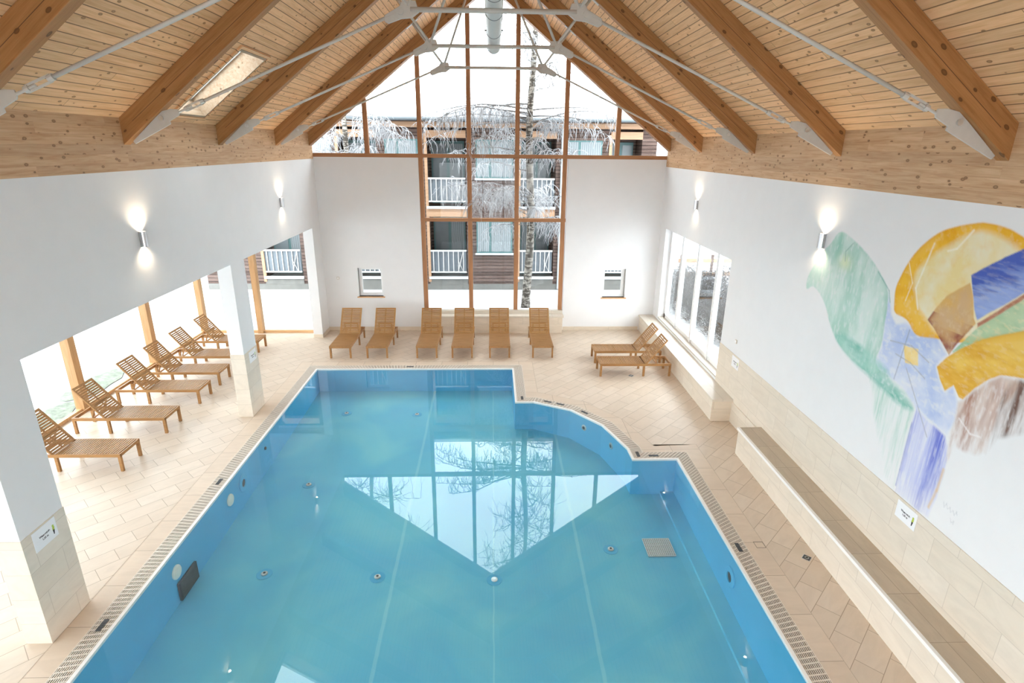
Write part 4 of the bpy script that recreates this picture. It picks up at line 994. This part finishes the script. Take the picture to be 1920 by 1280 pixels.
bl = tag(empty('apartment_house', (0, FY, 0)), 'brown board clad apartment house with balconies and snowy roof across the yard', 'building')
def P_(name, mb, mat, par=None, **k): return mb.build(name, mat, par or bl, **k)
LOG = [(-9.98, -8.32), (-6.42, -4.80), (-2.785, -1.12), (1.11, 2.65), (4.90, 6.22)]
SID = [(-12.5, -9.98), (-8.32, -6.42), (-4.80, -2.785), (-1.12, 1.11), (2.65, 4.90), (6.22, 6.85)]
WIN = [(-8.05, -6.65), (-4.45, -3.1), (-.713, .843), (3.02, 4.55)]
FZ = [(-.1, 3.44), (3.44, 6.9)]                    # storeys
for a, b_ in SID:
    P_('siding_wall', MB().box(a, b_, 0, 1.6, -.1, 6.95), M['siding'])
for a, b_ in LOG:
    P_('loggia_wall', MB().box(a, b_, 1.15, 1.6, -.1, 6.95), M['siding'])
    for z in (.42, 3.60):
        d_ = P_('balcony_door', MB().box(a+.12, b_-.12, 1.08, 1.15, z, z+2.62), M['teal'])
        hw_ = (b_-a-.24)/2
        for k in (0, 1):
            x0 = a+.19+k*hw_; P_('door_pane', MB().box(x0, x0+hw_-.12, 1.06, 1.08, z+.12, z+2.5), M['curtain'] if (k == 1) == (a < 0) else M['dglass'], d_)
    # balcony slabs with snow, fascia and railing
    for z in (.30, 3.34):
        P_('balcony_slab', MB().box(a, b_, -.03, 1.15, z-.02 if z > 1 else z-.12, z+.14), M['orange'] if z > 1 else M['stone'])
        P_('slab_snow', MB().box(a-.02, b_+.02, -.10, .05, z+.14, z+.24), M['snow'])
        if z > 1: P_('balcony_fascia', MB().box(a, b_, -.06, -.02, z-.20, z+.02), M['orange'])
        r_ = MB(); zt_, zb_ = z+1.38, z+.44
        r_.bar((a+.04, -.02, zt_), (b_-.04, -.02, zt_), .05, .07); r_.bar((a+.04, -.02, zb_), (b_-.04, -.02, zb_), .05, .06)
        nb = 7
        for k in range(nb):
            x = a+.18+(b_-a-.36)*k/(nb-1); r_.bar((x, -.02, zb_), (x, -.02, zt_), .035, .035)
        r_.bar((b_-.18, -.03, zt_), (b_-.42, -.03, zb_), .02, .03); r_.bar((b_-.42, -.03, zt_-.4), (b_-.18, -.03, zb_), .02, .02)
        P_('balcony_railing', r_, M['rail'])
        P_('railing_panel', MB().box(a+.06, b_-.06, .02, .03, zb_, zt_), M['panel'])
    P_('loggia_head_beam', MB().box(a, b_, -.04, .25, 6.33, 6.62), M['orange'])
    P_('corner_post', MB().box(a-.06, a+.06, -.05, .06, .3, 6.5), M['orange'])
for a, b_ in WIN:
    for z0, z1 in ((1.59, 2.98), (4.74, 6.27)):
        f_ = P_('house_window', MB().box(a, b_, -.05, .04, z0, z1), M['teal'])
        m = (a*.62+b_*.38)
        P_('window_pane', MB().box(a+.06, m-.05, -.06, -.045, z0+.07, z1-.06), M['curtain'], f_); P_('window_pane', MB().box(m+.05, b_-.06, -.06, -.045, z0+.07, z1-.06), M['curtain'], f_)
        P_('window_sill_snow', MB().box(a-.05, b_+.05, -.14, 0, z0-.07, z0), M['snow'], f_)
P_('eave_beam', MB().box(-13, 6.95, -.35, -.1, 6.72, 6.93), M['orange'])
P_('roof_slab', MB().box(-13, 7.2, -.75, 3.0, 6.95, 7.05), M['siding'])
P_('eave_gutter', MB().tube([(-13, -.82, 7.02), (7.2, -.82, 7.02)], .07, 8), M['gutter'])
g = MB(); g.prism([(-13, -.8, 7.05), (-13, 3.0, 7.05), (-13, 3.0, 7.9), (-13, -.74, 7.28)], (20.2, 0, 0)); P_('roof_snow', g, M['snow'])
P_('plinth', MB().box(-12.5, 6.85, -.02, 0, -.1, .20), M['stone'])
P_('downpipe', MB().tube([(2.88, -.08, 0), (2.88, -.08, 6.9)], .045, 8), M['pipe'])

# ---- birches with frosted twigs
def m_birch():
    n = NT('birch_bark'); c = n.coord(); f = n.noise(n.mapping(c, (2.0, 2.0, 9.0)), 2.2, 5, .7); f2 = n.noise(c, 7, 4)
    k = n.math('MULTIPLY', n.math('GREATER_THAN', n.math('ADD', n.math('MULTIPLY', f, .6), n.math('MULTIPLY', f2, .4)), .49), 1.0)
    return n.done(n.mix(k, (.34, .31, .27), (.075, .062, .05)), .9)
M['bark'] = m_birch(); M['branch'] = m_plain('frosty_branch', (.20, .19, .185), .9, 0, .3, 3); M['twig'] = m_plain('hoar_frost_twigs', (.42, .425, .44), .9, 0, .1, 3)
M['twigd'] = m_plain('dark_twigs', (.07, .06, .055), .9, 0, .1, 3)
def birch(x, y, h, r, lean, specs, label, seed, crown=True):
    rg = random.Random(seed); o = tag(empty('birch_tree', (x, y, -.1)), label, 'tree', 'bare frosted birches in the yard')
    def tr(z): return Vector((lean[0]*z/h + .07*math.sin(z*.9+seed), lean[1]*z/h + .05*math.sin(z*.7), z))
    t = MB(); n = 26; t.tube([tr(h*k/n) for k in range(n+1)], [r*(1.25 if k == 0 else 1)*(1-.75*k/n)+.01 for k in range(n+1)], 10); t.build('trunk', M['bark'], o, smooth=True)
    br = MB(); tw = MB(); td = MB()
    for (z, az, L, rise, nt, tl, droop, frost) in specs:
        p = tr(z); d = Vector((math.cos(az), math.sin(az), rise)).normalized(); pts = [p.copy()]; seg = 9
        for k in range(seg):
            d = (d + Vector((rg.uniform(-.18, .18), rg.uniform(-.18, .18), -droop*.12*(k/seg)+rg.uniform(-.08, .08)))).normalized(); p = p + d*(L/seg); pts.append(p.copy())
        br.tube(pts, [max(.006, .026*(L/3)*(1-k/(seg+1))) for k in range(seg+1)], 5, False)
        for _ in range(nt):
            s = rg.uniform(.2, 1.0)*seg; k = min(seg-1, int(s)); q = pts[k].lerp(pts[k+1], s-k)
            dd = Vector((rg.uniform(-1, 1), rg.uniform(-1, 1), rg.uniform(-.5, .6))).normalized(); tp = [q.copy()]; l = tl*rg.uniform(.5, 1.3)
            for e in range(5):
                dd = (dd + Vector((rg.uniform(-.4, .4), rg.uniform(-.4, .4), -.42*droop+rg.uniform(-.2, .2)))).normalized(); q = q + dd*(l/5); tp.append(q.copy())
                if rg.random() < .55 and e > 0:
                    e2 = (dd + Vector((rg.uniform(-.8, .8), rg.uniform(-.8, .8), -.3*droop))).normalized(); (tw if frost else td).tube([q, q+e2*l*.16, q+e2*l*.30+Vector((0, 0, -.04*droop))], [.0065, .005, .003], 3, False)
            (tw if frost else td).tube(tp, [.0105, .010, .009, .008, .007, .005], 3, False)
    br.build('branch', M['branch'], o)
    tag(tw.build('frosted_twigs', M['twig'], o), kind='stuff')
    if td.f: tag(td.build('bare_twigs', M['twigd'], o), kind='stuff')
    return o
rg = random.Random(11); sp = []
for k in range(34):                                # low drooping frosted branches, mostly towards the left and the front
    z = rg.uniform(3.3, 7.4); az = rg.choice([PI, PI*.85, PI*1.15, 0.1, -.3, 2.4, -2.6, -1.6, 1.5]) + rg.uniform(-.4, .4)
    sp.append((z, az, rg.uniform(1.3, 3.6) if math.cos(az) < 0 else rg.uniform(.9, 2.0), rg.uniform(.1, .5), 34, .62, 1.0, True))
for k in range(5): sp.append((6.9+.15*k, PI+rg.uniform(-.25, .25), 3.9, .05, 46, .55, 1.2, True))
for k in range(4): sp.append((6.7+.2*k, rg.uniform(-.2, .2), 3.2, .12, 40, .5, 1.2, True))
for k in range(34):                                # upper crown
    z = rg.uniform(7.8, 13.5); az = rg.uniform(0, 2*PI); sp.append((z, az, rg.uniform(1.4, 3.2)*(1 if math.sin(az) > -.4 else .55), rg.uniform(.2, 1.1), 17, .8, .9, k % 5 != 0))
birch(1.30, 21.2, 15.5, .155, (.1, .2), sp, 'tall white barked birch with frosted drooping twigs outside the central window', 5)
rg = random.Random(23); sp = []
for k in range(16): sp.append((rg.uniform(4.2, 7.0), rg.uniform(0, 2*PI), rg.uniform(1.2, 2.2), rg.uniform(.1, .5), 32, .6, 1.0, True))
for k in range(4): sp.append((6.9+.1*k, rg.uniform(-.3, .3), 2.4, .0, 40, .5, 1.3, True))
for k in range(30): sp.append((rg.uniform(7.5, 13.0), rg.uniform(-.4, PI+.4), rg.uniform(1.4, 3.2), rg.uniform(.3, 1.1), 15, .8, .8, k % 4 != 0))
birch(-5.2, 21.9, 14.0, .12, (-.3, .1), sp, 'smaller frosted birch outside the left corner of the gable window', 8)

# ---- frosted shrubs, fence and far trees outside the right hand window
M['shrub'] = m_plain('brown_shrub_twigs', (.05, .038, .032), .9, 0, .2, 3); M['shrubf'] = m_plain('frosty_shrub_twigs', (.10, .097, .10), .9, 0, .2, 3)
def shrub(seed, R_, H_):
    rg = random.Random(seed); o = empty('frosted_shrub'); a = MB(); b_ = MB(); st = MB()
    for k in range(9):
        az = rg.uniform(0, 2*PI); st.tube([(0, 0, 0), (R_*.3*math.cos(az), R_*.3*math.sin(az), H_*.35), (R_*.55*math.cos(az), R_*.55*math.sin(az), H_*.75)], [.03, .02, .012], 4)
    for k in range(2200):
        th = rg.uniform(0, 2*PI); u = rg.random()**.5; z = H_*rg.uniform(.05, 1)*(1-.35*u*u); p = Vector((R_*u*math.cos(th), R_*u*math.sin(th), z))
        d = Vector((rg.uniform(-1, 1)+math.cos(th)*.5, rg.uniform(-1, 1)+math.sin(th)*.5, rg.uniform(-.1, 1.1))).normalized(); l = rg.uniform(.15, .42)
        (a if rg.random() < .5 else b_).tube([p, p+d*l*.5+Vector((0, 0, .02)), p+d*l], [.009, .007, .004], 3, False)
    st.build('stem', M['shrub'], o); tag(a.build('bare_twigs', M['shrub'], o), kind='stuff'); tag(b_.build('frosted_twigs', M['shrubf'], o), kind='stuff'); return o
S0 = shrub(1, 1.0, 1.7)
spots = [(7.75, 21.5, .95, 'nearest the corner of the building'), (7.95, 19.7, .90, 'second along the window side'), (8.0, 18.0, .85, 'third along the window side'), (8.1, 16.4, .8, 'closest to the camera'),
         (9.6, 22.4, .95, 'back row, by the fence'), (9.75, 20.6, .9, 'back row, second from the fence'), (9.7, 18.8, .85, 'back row, third from the fence'), (9.7, 17.1, .8, 'back row, nearest the camera'), (8.2, 23.4, .9, 'tall one behind the first shrub')]
for i, (x, y, s, lb) in enumerate(spots):
    o = S0 if i == 0 else copy_tree(S0)
    o.location = (x, y, -.08); o.scale = (s, s, s); o.rotation_euler = (0, 0, i*1.3); tag(o, 'frosty brown shrub in the right garden, ' + lb, 'shrub', 'frosted shrubs outside the right window')
fe = tag(empty('garden_fence', (12.4, 25.2, 0)), 'low brown wooden garden fence behind the frosted shrubs', 'fence')
for k in range(8): MB().box(-4+k*1.4, -3.9+k*1.4, -.05, .05, -.1, 1.5).build('fence_post', M['siding'], fe)
for z in (.55, 1.15): MB().box(-4.1, 6.1, -.04, .0, z, z+.18).build('fence_rail', M['orange'], fe)
def conifer(seed):
    rg = random.Random(seed); o = empty('snowy_conifer'); MB().tube([(0, 0, 0), (0, 0, 6)], [.14, .03], 6).build('trunk', M['shrub'], o); c_ = MB()
    for k in range(11):
        z = 1.0+k*.48; r_ = 1.7*(1-k/11.5); n = 11
        for j in range(n):
            a = 2*PI*j/n+k*.5; rr = r_*rg.uniform(.75, 1.1); w_ = .22*r_+.06
            t = Vector((math.cos(a), math.sin(a), 0)); s_ = Vector((-math.sin(a), math.cos(a), 0))
            c_.prism([tuple(Vector((0, 0, z+.25))+s_*.05), tuple(t*rr*.6+s_*w_+Vector((0, 0, z))), tuple(t*rr+Vector((0, 0, z-.28))), tuple(t*rr*.6-s_*w_+Vector((0, 0, z)))], (0, 0, .05))
    tag(c_.build('snowy_boughs', m_plain('snowy_needles', (.16, .19, .19), .9, 0, .5, 3), o), kind='stuff'); return o
C0 = conifer(4)
for i, (x, y, s) in enumerate([(16, 52, 1.0), (20, 55, 1.2), (24, 58, .9), (29, 62, 1.2), (36, 64, 1.0), (12.5, 50, .9)]):
    o = C0 if i == 0 else copy_tree(C0)
    o.location = (x, y, 1.0+(y-40)*.1); o.scale = (s, s, s); o.rotation_euler = (0, 0, i*.9)
    tag(o, 'snow dusted conifer on the far slope, ' + ['second from the left', 'third from the left', 'fourth from the left, small', 'fifth from the left', 'farthest right', 'leftmost and smallest'][i], 'tree', 'far conifers on the slope')
